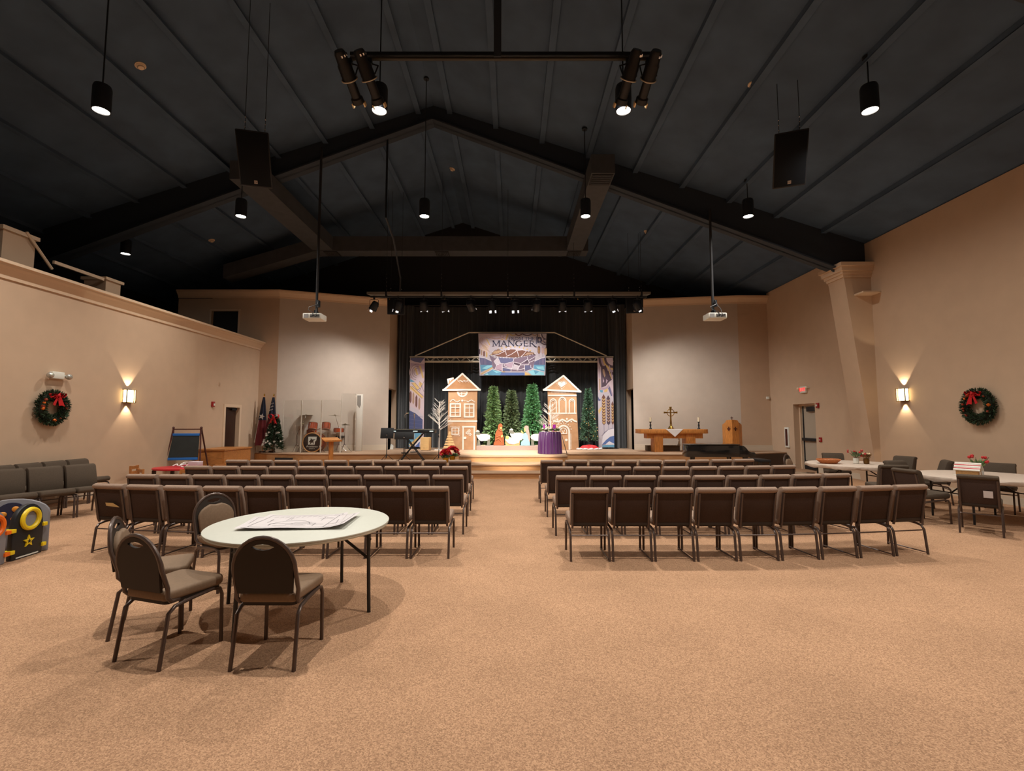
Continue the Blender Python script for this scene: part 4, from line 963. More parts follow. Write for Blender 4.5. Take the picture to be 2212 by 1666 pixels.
def twig_tree(label, loc, h, seed):
    rr = random.Random(seed); t = thing('twig_tree', label, 'tree', loc, group='white twig trees')
    MB().tube([(0, 0, 0), (.01, 0, h*.4), (-.01, 0, h*.75), (0, 0, h)], [.035, .03, .02, .008], 8).build('trunk', BARK, t, True)
    MB().box(-.16, .16, -.12, .12, 0, .02).build('base', BARK, t)
    for k in range(44):
        z = h*(.40+.57*rr.random()); a = rr.random()*6.283; L = (.50*(1.12-z/h)+.12)
        d = Vector((cos(a), sin(a)*.6, .55+.3*rr.random()))
        p0 = Vector((0, 0, z)); p1 = p0 + d*L*.5; p2 = p0 + d*L + Vector((0, 0, L*.12))
        mb = MB().tube([p0, p1, p2], [.007, .005, .003], 5)
        for j in range(3):
            q = p0 + d*L*(.35+.2*j); dd = d + Vector((rr.gauss(0, .5), rr.gauss(0, .4), .35)); mb.tube([q, q + dd*L*.3], [.0035, .002], 4)
        mb.build('branch', BARK, t, True)
    return t
twig_tree('white bare-branched birch twig tree between keyboard and chimney house', (PX(949, 18.5), 18.5, ST), 1.9, 3)
twig_tree('white bare-branched twig tree behind the purple draped table', (PX(1189, 18.0), 18.0, ST), 1.75, 6)
# slat tree
pt = thing('pallet_tree', 'small tree shape of pale pine slats leaning by the chimney house', 'wooden tree', (PX(971.5, 18.3), 18.3, ST))
MB().box(-.035, .035, .0, .03, 0, .72).build('post', PALE, pt)
for k in range(7):
    wd = .54-.07*k; z = .005+.1*k; MB().ext([(-wd/2, z), (wd/2, z), (wd/2-.03, z+.07), (-wd/2+.03, z+.07)], -.02, 0).build('slat', PALE, pt)

# ---------------------------------------------------------------- nativity cut-outs on a low riser
RZ = ST+.16
rs = struct(MB().box(PX(1030, 18.5), PX(1166, 18.5), 18.42, 19.3, ST, RZ).build('stage_riser', mat('grey_carpet', (150, 130, 120), .9, noise=.15, scale=120)))
YN = 18.8; kn = .08137*YN/1030
def cut(name, label, x_ref, pieces, dy=0.0, cat='cut-out'):
    t = thing(name, label, cat, (PX(1020+x_ref*.08137, YN), YN+dy, RZ))
    for j, (nm, m, pts) in enumerate(pieces):
        y0 = -.006*j
        if nm == 'fold_line':
            MB().ribbon([((a-x_ref)*kn, (1265-b)*kn) for a, b in pts], .012, y0-.006, y0).build(nm, m, t); continue
        zz = [max(0.0, (1265-b)*kn) for a, b in pts]
        MB().ext([((a-x_ref)*kn, z) for (a, b), z in zip(pts, zz)], y0-.006, .018 if j == 0 else y0).build(nm, m, t)
    MB().box(-.08, .08, .018, .1, 0, .012).build('foot', PALE, t)
    return t
skin = mat('painted_skin', (226, 178, 108), .8); robe = mat('brown_robe_paint', (158, 84, 44), .8); robel = mat('robe_line', (196, 130, 86), .8); blue = mat('light_blue_paint', (150, 198, 204), .8); pink = mat('pink_paint', (206, 148, 136), .8); wool = mat('wool_paint', (238, 230, 208), .85); gfur = mat('grey_fur_paint', (120, 118, 104), .85); trough = mat('manger_paint', (212, 158, 104), .8); lav = mat('pale_blue_paint', (176, 190, 220), .8)
j_ = [(565, 1262), (580, 1185), (605, 1150), (615, 960), (640, 890), (680, 820), (690, 740), (715, 695), (750, 683), (790, 700), (805, 740), (800, 790), (790, 850), (810, 920), (815, 980), (840, 1050), (845, 1150), (850, 1262)]
cut('nativity_figure', 'kneeling nativity cut-out in a hooded brown robe', 707, [('robe', robe, j_[::-1]), ('face', skin, [(742, 825), (738, 782), (790, 775), (788, 825)]), ('hands', skin, [(768, 1050), (764, 1000), (810, 985), (826, 1010), (795, 1055)]), ('fold_line', robel, [(640, 1040), (720, 1010), (770, 1020)]), ('fold_line', robel, [(620, 1120), (700, 1070), (780, 1150), (800, 1255)]), ('fold_line', robel, [(690, 820), (760, 870), (790, 850)])])
cut('nativity_figure', 'kneeling nativity cut-out in a light blue robe with pink veil', 1410, [('robe', blue, [(1290, 1262), (1530, 1262), (1530, 1160), (1490, 1010), (1440, 930), (1400, 930), (1360, 950), (1340, 1000), (1330, 1080), (1370, 1110), (1320, 1150), (1290, 1190)]), ('face', skin, [(1375, 790), (1410, 790), (1420, 890), (1390, 905), (1376, 850)]), ('veil', pink, [(1370, 800), (1400, 750), (1440, 735), (1490, 755), (1500, 850), (1520, 960), (1535, 1100), (1525, 1180), (1490, 1080), (1470, 980), (1432, 930), (1415, 860), (1408, 800)][::-1]), ('arm', skin, [(1285, 885), (1312, 868), (1365, 930), (1335, 960)])])
cut('manger_cutout', 'nativity cut-out of a manger with a swaddled baby', 1065, [('trough', trough, [(890, 1265), (1255, 1265), (1262, 1120), (872, 1100)]), ('swaddle', wool, [(880, 1110), (960, 1200), (1100, 1225), (1240, 1190), (1262, 1110), (1180, 1060), (1040, 1060), (960, 1010), (890, 1030)]), ('blanket', lav, [(885, 1115), (960, 1205), (1090, 1228), (1100, 1210), (980, 1175), (900, 1095)]), ('head', skin, [(932+46*cos(2*pi*k/12), 1048+44*sin(2*pi*k/12)) for k in range(12)])], dy=-.12)
def sheep(label, dx, flip, dy):
    f = (lambda a: a) if not flip else (lambda a: 590-a)
    S = lambda pts: [(f(a), b) for a, b in pts]
    return cut('sheep_cutout', label, 290, [('body', wool, S([(110, 1000), (128, 945), (240, 960), (380, 960), (460, 985), (487, 1035), (470, 1090), (400, 1140), (230, 1150), (160, 1090)])), ('head', gfur, S([(66, 985), (95, 900), (150, 890), (205, 930), (220, 975), (150, 985), (110, 960)])), ('cap', wool, S([(95, 905), (110, 870), (150, 855), (190, 880), (195, 905)])), ('leg', gfur, S([(150, 1110), (200, 1120), (220, 1262), (130, 1262)])), ('leg', gfur, S([(410, 1110), (470, 1100), (475, 1262), (390, 1262)]))], dy=dy)
s1 = sheep('white sheep cut-out with grey face beside the chimney house door', 0, False, .05)
s2 = sheep('white sheep cut-out behind the manger', 0, False, .2); s2.location.x = PX(1020+1190*.08137, YN+.2); s2.location.z = RZ; s2.scale = (1.05, 1, 1.1)
s3 = sheep('white sheep cut-out partly hidden by the purple draped table', 0, True, .1); s3.location.x = PX(1020+1735*.08137, YN+.1)

# ---------------------------------------------------------------- purple table with advent wreath
pu = thing('advent_table', 'small round table under a gathered purple satin cloth', 'table', (PX(1187.5, 16.5), 16.5, ST))
n = 160; vs = [(0, 0, .755)]; rings = ((.30, .755, 0), (.355, .75, .1), (.372, .70, .6), (.385, .35, 1), (.395, .01, 1.1))
for (r, z, wv) in rings:
    for k in range(n): a = 2*pi*k/n; f = sin(a*22)+.4*sin(a*35+1); vs.append(((r+.022*wv*f)*cos(a), (r+.022*wv*f)*sin(a), z))
fs = [(0, 1+k, 1+(k+1) % n) for k in range(n)] + [(1+i*n+k, 1+(i+1)*n+k, 1+(i+1)*n+(k+1) % n, 1+i*n+(k+1) % n) for i in range(4) for k in range(n)]
MB().add(vs, fs).build('cloth', PURP, pu, True); MB().cyl((0, 0, 0), (0, 0, .74), .04).build('pedestal', DARKW, pu, True)
aw = thing('advent_wreath', 'advent wreath of greenery and white blooms with purple candles', 'wreath', (PX(1187.5, 16.5), 16.5, ST+.757))
rr = random.Random(31); mb = MB()
for k in range(420):
    a = rr.random()*6.283; leaf_mesh(mb, (.27*cos(a), .27*sin(a), .03+.04*rr.random()), (cos(a)+rr.gauss(0, .8), sin(a)+rr.gauss(0, .8), rr.random()*.9), .09, .03, rr.random()*6)
mb.build('greenery', mat('garland_green', (96, 110, 60), .7, noise=.4, scale=20), aw)
for k in range(16): a = rr.random()*6.283; MB().ball((.28*cos(a), .28*sin(a), .07+.05*rr.random()), .03, 7, 5).build('bloom', ICING, aw, True)
cp = mat('purple_wax', (190, 40, 190), .5)
for k, (a, b) in enumerate(((-.2, -.05), (0, .2), (.12, -.12), (.19, .1))): MB().cyl((a, b, .02), (a, b, .24), .026, n=12).build('candle', cp, aw, True)
MB().cyl((-.03, -.02, .02), (-.03, -.02, .20), .035, n=12).build('candle', CREAM, aw, True)
tag(MB().cyl((PX(1213, 16.9), 16.9, ST+.62), (PX(1224, 16.35), 16.35, ST+.01), .012, n=6).build('wooden_pole', DARKW, None, True), 'thin dark pole leaning behind the purple draped table', 'pole')

def poinsettia(label, loc, r, seed):
    t = thing('poinsettia', label, 'potted plant', loc); rr = random.Random(seed)
    MB().lathe([(.07, 0), (.075, .01), (.10, .14), (.115, .16), (.10, .15), (.03, .14)], 18).build('foil_pot', FOIL, t, True)
    g, p = MB(), MB()
    for k in range(36): a = rr.random()*6.28; leaf_mesh(g, (0, 0, .14+.08*rr.random()), (cos(a), sin(a), .15*rr.random()), r*.9, .07, rr.random()*6)
    for k in range(22):
        a = rr.random()*6.28; e = rr.random()*1.35; c = Vector((r*.8*sin(e)*cos(a), r*.8*sin(e)*sin(a), .20+r*.95*cos(e)))
        nd = Vector((sin(e)*cos(a), sin(e)*sin(a), cos(e))); u_ = nd.orthogonal().normalized(); v_ = nd.cross(u_)
        for j in range(9): b = j*.698+rr.random()*.3; leaf_mesh(p, c, u_*cos(b)+v_*sin(b)+nd*.35, r*.55, .06, b)
        MB().ball(tuple(c + nd*.02), .012, 6, 4).build('flower_centre', YELLOW, t)
    g.build('leaves', LEAFM, t); p.build('bracts', REDP, t); return t
poinsettia('red poinsettia in gold foil, the larger of two beside the steps', (PX(978, 15.75), 15.75, .36), .24, 2)
poinsettia('red poinsettia in gold foil, the smaller and lower of two beside the steps', (PX(963.5, 15.1), 15.1, .36), .19, 5)
# ================================================================ ALTAR SIDE
YA = 17.6; ka = .12206*YA/1030
ax = PX(1370+670*.12206, YA); ATOP = ST + (935-540)*ka
al = thing('altar_table', 'long honey-wood communion table with two broad legs on stage', 'table', (ax, YA, ST))
X = lambda z: (z-670)*ka
top = [(X(58), -.35), (X(1150), -.35)] + [(X(1150)+.27*sin(R(a)), -.35*cos(R(a))) for a in range(15, 180, 15)] + [(X(1150), .35), (X(58), .35)]
MB().extz(top, (935-615)*ka, (935-540)*ka).build('tabletop', HONEY, al, bevel=.008)
MB().box(X(190), X(1165), -.2, .2, (935-700)*ka, (935-615)*ka).build('apron', HONEY, al)
for a, b in ((315, 465), (872, 1030)): MB().box(X(a), X(b), -.24, .24, 0, (935-615)*ka).build('leg', HONEY, al, bevel=.006)
cl = MB().add([(X(500), -.1, ATOP-ST+.003), (X(800), -.1, ATOP-ST+.003), (X(800), -.352, ATOP-ST+.003), (X(500), -.352, ATOP-ST+.003), (X(795), -.358, ATOP-ST-.002), (X(505), -.358, ATOP-ST-.002), (X(655), -.36, (935-672)*ka)], [(0, 3, 2, 1), (3, 5, 4, 2), (5, 6, 4)]).build('altar_cloth', CLOTHW)
tag(cl, 'white lace-edged cloth with triangular drop on the communion table', 'cloth'); cl.location = (ax, YA, ST)
cr = thing('altar_cross', 'brass celtic cross with ring on stepped base, on communion table', 'cross', (ax+X(645), YA, ATOP+.004))
MB().lathe([(.01, 0), (.125, 0), (.125, .015), (.10, .03), (.085, .07), (.05, .11), (.01, .11)], 4).build('base', GOLD, cr, bevel=.004)
MB().ext([(-.035, .10), (.035, .10), (.022, .5), (.022, .66), (.045, .82), (-.045, .82), (-.022, .66), (-.022, .5)], -.02, .02).build('shaft', GOLD, cr, bevel=.004)
MB().ext([(-.25, .565), (-.1, .585), (.1, .585), (.25, .565), (.25, .64), (.1, .62), (-.1, .62), (-.25, .64)], -.018, .018).build('arms', GOLD, cr, bevel=.004)
MB().tube([(.13*cos(2*pi*k/28), 0, .60+.13*sin(2*pi*k/28)) for k in range(28)], .013, 8, True).build('ring', GOLD, cr, True)
for zx, side in ((285, 'aisle'), (1137, 'pulpit')):
    c = thing('candlestick', 'black turned candlestick with white pillar candle on communion table, %s end' % side, 'candlestick', (ax+X(zx), YA, ATOP+.001), group='altar candlesticks')
    MB().lathe([(.02, 0), (.055, 0), (.055, .012), (.03, .04), (.022, .08), (.034, .12), (.03, .16), (.018, .2), (.024, .23), (.05, .262), (.05, .27), (.02, .27)], 18).build('stick', PLAST_B, c, True)
    MB().cyl((0, 0, .27), (0, 0, .43), .036, n=18).build('candle', CREAM, c, True); MB().cyl((0, 0, .43), (0, 0, .445), .003, n=5).build('wick', BLACKP, c)
kn_ = struct(MB().box(PX(1396, 18.1), PX(1465, 18.1), 18.0, 18.35, ST, ST+.2).build('stage_kneeler', mat('taupe_carpet', (104, 86, 66), .9, noise=.1, scale=90)))
fo = thing('baptismal_font', 'small white pedestal behind the communion table', 'pedestal', (PX(1465, 18.15), 18.14, ST+.2))
MB().lathe([(.02, 0), (.09, 0), (.04, .05), (.035, .25), (.10, .30), (.11, .34), (.02, .34)], 16).build('pedestal', WHITE, fo, True)
# pulpit
YP = 17.45; kp = .12206*YP/1030
pu2 = thing('pulpit', 'honey-wood faceted pulpit with rounded top and small cross', 'pulpit', (PX(1370+1735*.12206, YP), YP+.05, ST), R(-24))
hw = .325
fac = [(-hw, .1), (-hw+.1, -.12), (0, -.26), (hw-.1, -.12), (hw, .1), (hw, .2), (-hw, .2)]
MB().extz(fac, 0, .92).build('body', HONEY, pu2)
MB().extz([(x*1.06, y*1.06) for x, y in fac], .0, .06).build('plinth', HONEY, pu2)
for s in (-1, 1):                     # two front panels with rounded shoulders
    a, b = Vector((0, -.265)), Vector((s*(hw-.1), -.125)); pts = [(0, .90), (1, .90), (1, 1.0), (.93, 1.1), (.8, 1.15), (0, 1.17)]
    mb = MB(); q0 = [(a.x+(b.x-a.x)*u, a.y+(b.y-a.y)*u, z) for u, z in pts]; q1 = [(x, y+.03, z) for x, y, z in q0]; n = len(pts)
    mb.add(q0+q1, [tuple(range(n)), tuple(range(2*n-1, n-1, -1))] + [(k, (k+1) % n, n+(k+1) % n, n+k) for k in range(n)]); mb.build('top_panel', HONEY, pu2)
    a2, b2 = b, Vector((s*hw, .1)); pts = [(0, .90), (1, .90), (1, .98), (.6, 1.02), (.0, 1.07)]
    mb = MB(); q0 = [(a2.x+(b2.x-a2.x)*u, a2.y+(b2.y-a2.y)*u, z) for u, z in pts]; q1 = [(x-s*.02, y+.02, z) for x, y, z in q0]; n = len(pts)
    mb.add(q0+q1, [tuple(range(n)), tuple(range(2*n-1, n-1, -1))] + [(k, (k+1) % n, n+(k+1) % n, n+k) for k in range(n)]); mb.build('side_panel', HONEY, pu2)
    m = (a+b)/2; M = Matrix.Translation((m.x, m.y-.012, .84)) @ Matrix.Rotation(math.atan2(b.y-a.y, b.x-a.x) if s > 0 else math.atan2(a.y-b.y, a.x-b.x), 4, 'Z')
    MB(M=M).box(-.015, .015, -.008, .01, -.07, .07).build('carved_cross', CHERRY, pu2); MB(M=M).box(-.06, .06, -.0081, .01, -.015, .015).build('carved_cross', CHERRY, pu2)
MB().ext([(-.012, 1.16), (.012, 1.16), (.012, 1.22), (.045, 1.22), (.045, 1.245), (.012, 1.245), (.012, 1.28), (-.012, 1.28), (-.012, 1.245), (-.045, 1.245), (-.045, 1.22), (-.012, 1.22)], -.26, -.24).build('cross', CHERRY, pu2)

# grand piano on the floor beside the stage
YPN = 14.75
pn = thing('grand_piano', 'black lacquered grand piano with closed lid in front of stage', 'piano', (PX(1537, YPN), YPN, 0))
PB = mat('piano_lacquer', (0,0,0), .15, lin_rgb=(.008, .009, .010), coat=.5)
out = [(-.98, -.62), (.62, -.62), (.98, -.62), (.98, .72), (.55, .72), (.3, .62), (.0, .30), (-.3, .12), (-.7, .08), (-.92, -.02), (-1.0, -.2), (-1.02, -.45)]
case = [p for p in out if p[0] < .97]
case = [(-.98, -.62), (.55, -.62), (.55, .72), (.3, .62), (.0, .30), (-.3, .12), (-.7, .08), (-.92, -.02), (-1.0, -.2), (-1.02, -.45)]
MB().extz(case, .60, .94).build('case', PB, pn, bevel=.012)
MB().extz([(x*1.015, y*1.02) for x, y in case], .945, .975).build('lid', PB, pn, bevel=.008)
MB().box(.54, .98, -.60, .70, .60, .68).build('keybed', PB, pn, bevel=.006)
for y0, y1 in ((-.63, -.55), (.65, .73)):
    MB().ext([(.54, .60), (1.0, .60), (1.02, .66), (.98, .74), (.88, .74), (.80, .78), (.74, .86), (.66, .93), (.54, .94)], y0, y1).build('arm', PB, pn, bevel=.01)
MB().box(.70, .93, -.54, .64, .68, .71).build('white_keys', CREAM, pn)
for k in range(36):
    if k % 7 in (0, 3): continue
    MB().box(.70, .82, -.53+.0325*k-.006, -.53+.0325*k+.006, .71, .722).build('black_key', PLAST_B, pn)
MB().box(.60, .68, -.54, .64, .70, .90).build('fallboard', PB, pn, bevel=.01)
for x, y in ((.75, -.5), (.75, .58), (-.72, -.25)): MB().lathe([(.02, .03), (.045, .03), (.04, .3), (.075, .55), (.08, .60), (.02, .60)], 12, (x, y, 0)).build('leg', PB, pn, True); MB().ball((x, y, .03), .03, 8, 5).build('caster', GOLD, pn, True)
mb = MB().box(.5, .54, -.06, .1, .12, .6); mb.box(.45, .62, -.1, .14, .10, .16); mb.build('pedal_lyre', PB, pn)
bp = thing('piano_bench', 'black padded piano bench at the keyboard end of grand piano', 'bench', (PX(1537, YPN)+1.45, YPN+.05, 0))
MB().box(-.17, .17, -.38, .38, .42, .50).build('seat', PLAST_B, bp, bevel=.02)
for x in (-.13, .13):
    for y in (-.33, .33): MB().box(x-.025, x+.025, y-.025, y+.025, 0, .42).build('leg', PB, bp)

# ================================================================ DRUM SIDE
YK = 17.55; kd = .11754*YK/1030
def dx(z): return PX(540+z*.11754, YK)
def dz(z): return max(0, (1165-z)*kd)
dkx = dx(1205)
dk = thing('drum_kit', 'sunburst drum kit with chrome stands behind clear screen panels', 'drum kit', (dkx, YK, ST))
X = lambda z: dx(z)-dkx
SUNB = mat('sunburst_lacquer', (150, 58, 22), .25, noise=.5, scale=4, coat=.3); HEAD = mat('drum_head', (205, 200, 188), .6); CYM = mat('cymbal_bronze', (120, 104, 70), .35, .9)
DRH = mat('bass_head_black', (0,0,0), .5, lin_rgb=(.018, .013, .012)); HOOP = wood_mat('hoop_wood', (196, 140, 84))
r = 172*kd
bd = MB().cyl((0, -.22, r), (0, .22, r), r, n=40).build('bass_drum', SUNB, dk, True)
MB().cyl((0, -.235, r), (0, -.221, r), r*.94, n=40).build('front_head', DRH, bd, True)
for y in (-.23, .23): MB().tube([(r*cos(2*pi*k/40), y, r+r*sin(2*pi*k/40)) for k in range(40)], .018, 8, True).build('hoop', HOOP, bd, True)
for k in range(8): a = 2*pi*k/8+.2; MB().cyl(((r+.01)*cos(a), -.2, r+(r+.01)*sin(a)), ((r+.01)*cos(a), -.08, r+(r+.01)*sin(a)), .012, n=6).build('lug', CHROME, bd, True)
lg = MB(); lx, lz, s_ = -.13, r+.0, .0011*r*2/.7*2.4
L2 = lambda a, b: ((a-1210)*kd, r+(990-b)*kd)
lg.ext([L2(*p) for p in ((1140, 1028), (1258, 1028), (1262, 975), (1285, 950), (1292, 885), (1140, 885))], -.240, -.236); lg.build('logo_block', WHITE, bd)
lg = MB(); lg.ext([L2(*p) for p in ((1150, 985), (1185, 935), (1185, 905), (1210, 935), (1280, 932), (1235, 955), (1240, 1025), (1215, 985), (1170, 1028), (1180, 985))], -.2425, -.2405); lg.build('logo_star', DRH, bd)
text_mesh('logo_script', 'Providence', .09, WHITE, bd, Matrix.Translation((0, -.239, r-.145)) @ FRONT, .001, shear=.25)
text_mesh('logo_caption', 'CHURCH', .05, WHITE, bd, Matrix.Translation((0, -.239, r-.22)) @ FRONT, .001)
for s in (-1, 1): MB().cyl((s*r*.9, -.1, .12), (s*(r+.12), -.25, 0), .01, n=6).build('spur', CHROME, bd, True)
def tom(zx, zy, w_, h_, y, tilt, nm='tom'):
    M = Matrix.Translation((X(zx), y, dz(zy))) @ Matrix.Rotation(R(tilt), 4, 'X')
    t_ = MB(M=M).cyl((0, 0, -h_/2), (0, 0, h_/2), w_/2, n=24).build(nm, SUNB, dk, True)
    MB(M=M).cyl((0, 0, h_/2), (0, 0, h_/2+.006), w_/2*.96, n=24).build('head', HEAD, t_, True)
    for z in (-h_/2, h_/2): MB(M=M).tube([(w_/2*1.02*cos(2*pi*k/24), w_/2*1.02*sin(2*pi*k/24), z) for k in range(24)], .009, 6, True).build('rim', CHROME, t_, True)
    for k in range(6): a = pi/3*k+.3; MB(M=M).cyl((w_/2*1.03*cos(a), w_/2*1.03*sin(a), -h_*.35), (w_/2*1.03*cos(a), w_/2*1.03*sin(a), h_*.35), .007, n=5).build('lug', CHROME, t_)
tom(1165, 700, .32, .24, -.02, -15); tom(1408, 700, .30, .24, -.02, -15); tom(1575, 780, .36, .16, .35, -3, 'snare_drum'); tom(1060, 870, .42, .42, .42, 0, 'floor_tom')
for a, b in ((-.05, X(1165)), (.05, X(1408))): MB().tube([(a, .05, r*2-.01), (a, .05, r*2+.12), (b, .0, dz(720))], .012, 6).build('tom_mount', CHROME, dk, True)
def cymbal(zx, zy, w_, y, bx, by, tilt=4):
    MB(M=Matrix.Translation((X(zx), y, dz(zy))) @ Matrix.Rotation(R(tilt), 4, 'Y')).lathe([(.005, .03), (.03, .028), (.05, .012), (w_/2, 0), (w_/2, -.003), (.05, .008), (.005, .02)], 30).build('cymbal', CYM, dk, True)
    s_ = thing_part = MB().cyl((X(bx), by, dz(zy)*.6), (X(zx), y, dz(zy)+.05), .009, n=6).cyl((X(bx), by, .25), (X(bx), by, dz(zy)*.6), .012, n=8)
    s_ = s_.build('cymbal_stand', CHROME, dk, True)
    for k in range(3): a = 2.1*k+.4; MB().cyl((X(bx), by, .3), (X(bx)+.26*cos(a), by+.22*sin(a), .005), .008, n=6).build('stand_leg', CHROME, s_, True)
cymbal(1010, 502, .50, .1, 910, .2, -3); cymbal(1540, 508, .44, .1, 1605, .25, 3); cymbal(980, 668, .46, -.05, 850, .1, 0); cymbal(1770, 680, .34, -.1, 1765, -.1, 0)
cymbal(1770, 670, .34, -.1, 1765, -.1, 0)
MB().lathe([(.01, .48), (.15, .48), (.165, .52), (.15, .56), (.01, .57)], 20, (X(1550), .62, 0)).build('throne_seat', PLAST_B, dk, True); MB().cyl((X(1550), .62, 0), (X(1550), .62, .48), .02, n=8).build('throne_post', CHROME, dk, True)
MB().extx([(.5, .50), (.78, .62), (.78, .95), (.74, .95), (.72, .6)], X(1515), X(1590)).build('throne_back', PLAST_B, dk, bevel=.02)
for zx in (1405, 1585): MB().cyl((X(zx), .2, .0), (X(zx), .2, dz(820)), .012, n=8).build('stand_tube', CHROME, dk, True)
# clear screen panels
eds = [(607, 17.22), (945, 16.92), (1312, 16.84), (1672, 16.88), (1948, 17.15)]
pts = [(PX(540+a*.11754, y), y) for a, y in eds]
for k in range(4):
    a, b = pts[k], pts[k+1]; L = math.hypot(b[0]-a[0], b[1]-a[1]); ang = math.atan2(b[1]-a[1], b[0]-a[0]); H = 1.86 if k < 3 else 2.1
    t = thing('drum_screen', 'clear acrylic drum screen panel, %s from the flags' % ORD[k], 'screen', (a[0], a[1], ST), ang, 'clear drum screen panels')
    MB().box(.012, L-.012, -.004, .004, .003, H).build('pane', ACRYLIC, t)
    em = mat('acrylic_edge', (214, 206, 192), .3)
    for x in (.008, L-.016): MB().box(x, x+.014, -.012, .012, 0, H).build('edge_strip', em, t)
    for z in (.2, H*.55, H-.12): MB().box(L-.03, L-.001, -.016, -.012, z, z+.06).build('hinge', em, t)
t = thing('column_speaker', 'tall slim white column with grey panel at top by drum screen', 'speaker', (PX(778, 18.0), 17.95, ST))
MB().box(-.11, .11, -.05, .05, 0, 2.12).build('cabinet', mat('off_white_paint', (215, 208, 196), .5), t, bevel=.01)
MB().ext([(-.09, 1.72), (0, 1.6), (.05, 1.72), (.05, 2.08), (-.09, 2.08)], -.056, -.05).build('grille', mat('grille_grey', (140, 134, 126), .6), t)

# wooden stand in front of the stage
po = thing('wooden_lectern', 'orange wooden lectern with slanted diamond-turned top before the stage', 'lectern', (PX(717, 15.3), 15.3, 0), R(38))
MB().box(-.06, .06, -.06, .06, .04, 1.05).build('post', HONEY, po, bevel=.008)
MB().box(-.22, .22, -.22, .22, 0, .04).build('base', HONEY, po, bevel=.008)
MB(M=Matrix.Translation((0, 0, 1.07)) @ Matrix.Rotation(R(12), 4, 'X')).box(-.26, .26, -.22, .22, -.015, .015).build('top', HONEY, po, bevel=.006)
MB(M=Matrix.Translation((0, 0, 1.07)) @ Matrix.Rotation(R(12), 4, 'X')).box(-.26, .26, -.235, -.22, -.015, .035).build('lip', HONEY, po)

# keyboard, stands, mics
YKB = 16.0; Z2 = .36
kb_ = thing('keyboard', 'black electronic keyboard with small lit displays on black stand', 'keyboard', (PX(897, YKB), YKB, PZ(935.5, YKB)), R(-2))
KZ = kb_.location.z
MB().box(-.70, .70, -.15, .15, 0, .12).build('case', PLAST_B, kb_, bevel=.015)
MB().box(-.62, .62, .0, .14, .12, .128).build('white_keys', CREAM, kb_)
kk = mat('key_gap', (30, 30, 30), .5)
for k in range(35): 
    if k % 7 not in (2, 6): MB().box(-.60+.035*k-.006, -.60+.035*k+.006, .0, .09, .128, .137).build('black_key', kk, kb_)
dsp = mat('display_white', (220, 235, 235), .4, emit=(210, 235, 235), estr=.7)
for a, b in ((-.69, -.60), (-.03, .12), (.52, .64)): MB().box(a, b, -.152, -.149, .045, .075).build('display', dsp, kb_)
ks = thing('keyboard_stand', 'black crossed-leg stand under the keyboard', 'stand', (PX(893, YKB), YKB, Z2))
h_ = KZ-Z2
for y in (-.09, .09):
    MB().cyl((-.38, y, .015), (.34, y, h_-.01), .016, n=8).build('leg', METAL_B, ks, True); MB().cyl((.36, y, .015), (-.34, y, h_-.01), .016, n=8).build('leg', METAL_B, ks, True)
for x in (-.38, .36): MB().cyl((x, -.2, .015), (x, .2, .015), .015, n=8).build('foot', METAL_B, ks, True)
MB().cyl((-.005, -.12, h_*.5), (-.005, .12, h_*.5), .045, n=12).build('pivot', METAL_B, ks, True)
def music_stand(label, x, Y, ytop, ybot, wpx, z0, lean=0):
    zc0, zc1 = PZ(ybot, Y)-z0, PZ(ytop, Y)-z0; w_ = wpx*Y/1030
    t = thing('music_stand', label, 'music stand', (PX(x, Y), Y, z0))
    MB(M=Matrix.Translation((0, 0, (zc0+zc1)/2)) @ Matrix.Rotation(R(-12), 4, 'X')).box(-w_/2, w_/2, -.008, .0, -(zc1-zc0)/2, (zc1-zc0)/2).build('desk', PLAST_B, t, bevel=.004)
    MB(M=Matrix.Translation((0, 0, (zc0+zc1)/2)) @ Matrix.Rotation(R(-12), 4, 'X')).box(-w_/2, w_/2, .0, .05, -(zc1-zc0)/2, -(zc1-zc0)/2+.012).build('shelf', PLAST_B, t)
    MB().cyl((0, -.02, .1), (0, -.02, (zc0+zc1)/2), .013, n=8).build('pole', METAL_B, t, True); MB().ball((0, -.03, (zc0+zc1)/2-.06), .022, 8, 6).build('clutch', CHROME, t, True)
    for k in range(3): a = 2.094*k+.5; MB().cyl((0, -.02, .22), (.26*cos(a), -.02+.26*sin(a), .008), .009, n=6).build('leg', METAL_B, t, True)
    return t
music_stand('black music stand with narrow desk at the drum side of the keyboard', 837, 15.55, 924.5, 947, 28, Z2)
music_stand('black music stand with wide low desk in front of the keyboard', 874, 15.45, 933, 949, 42, Z2)
music_stand('black folding music stand seen edge-on between keyboard and poinsettias', 949, 15.6, 926, 945, 2.5, Z2)
m1 = thing('microphone_stand', 'black boom microphone stand rising behind the keyboard', 'microphone stand', (PX(876, 16.7), 16.7, ST))
hz = PZ(896, 16.7)-ST
MB().cyl((0, 0, .02), (0, 0, hz-.12), .011, n=8).build('pole', METAL_B, m1, True); MB().cyl((0, 0, 0), (0, 0, .025), .13, n=20).build('base', METAL_B, m1, True)
MB().tube([(0, 0, hz-.14), (-.04, 0, hz-.02), (.05, 0, hz+.05)], .009, 6).build('boom', CHROME, m1, True); MB().cyl((.03, -.02, hz+.05), (.12, -.06, hz+.06), .02, .028, n=10).build('microphone', CHROME, m1, True)
m2 = thing('microphone_stand', 'straight silver microphone stand in front of the printed banner', 'microphone stand', (PX(895, 17.2), 17.2, ST))
hz = PZ(896, 17.2)-ST
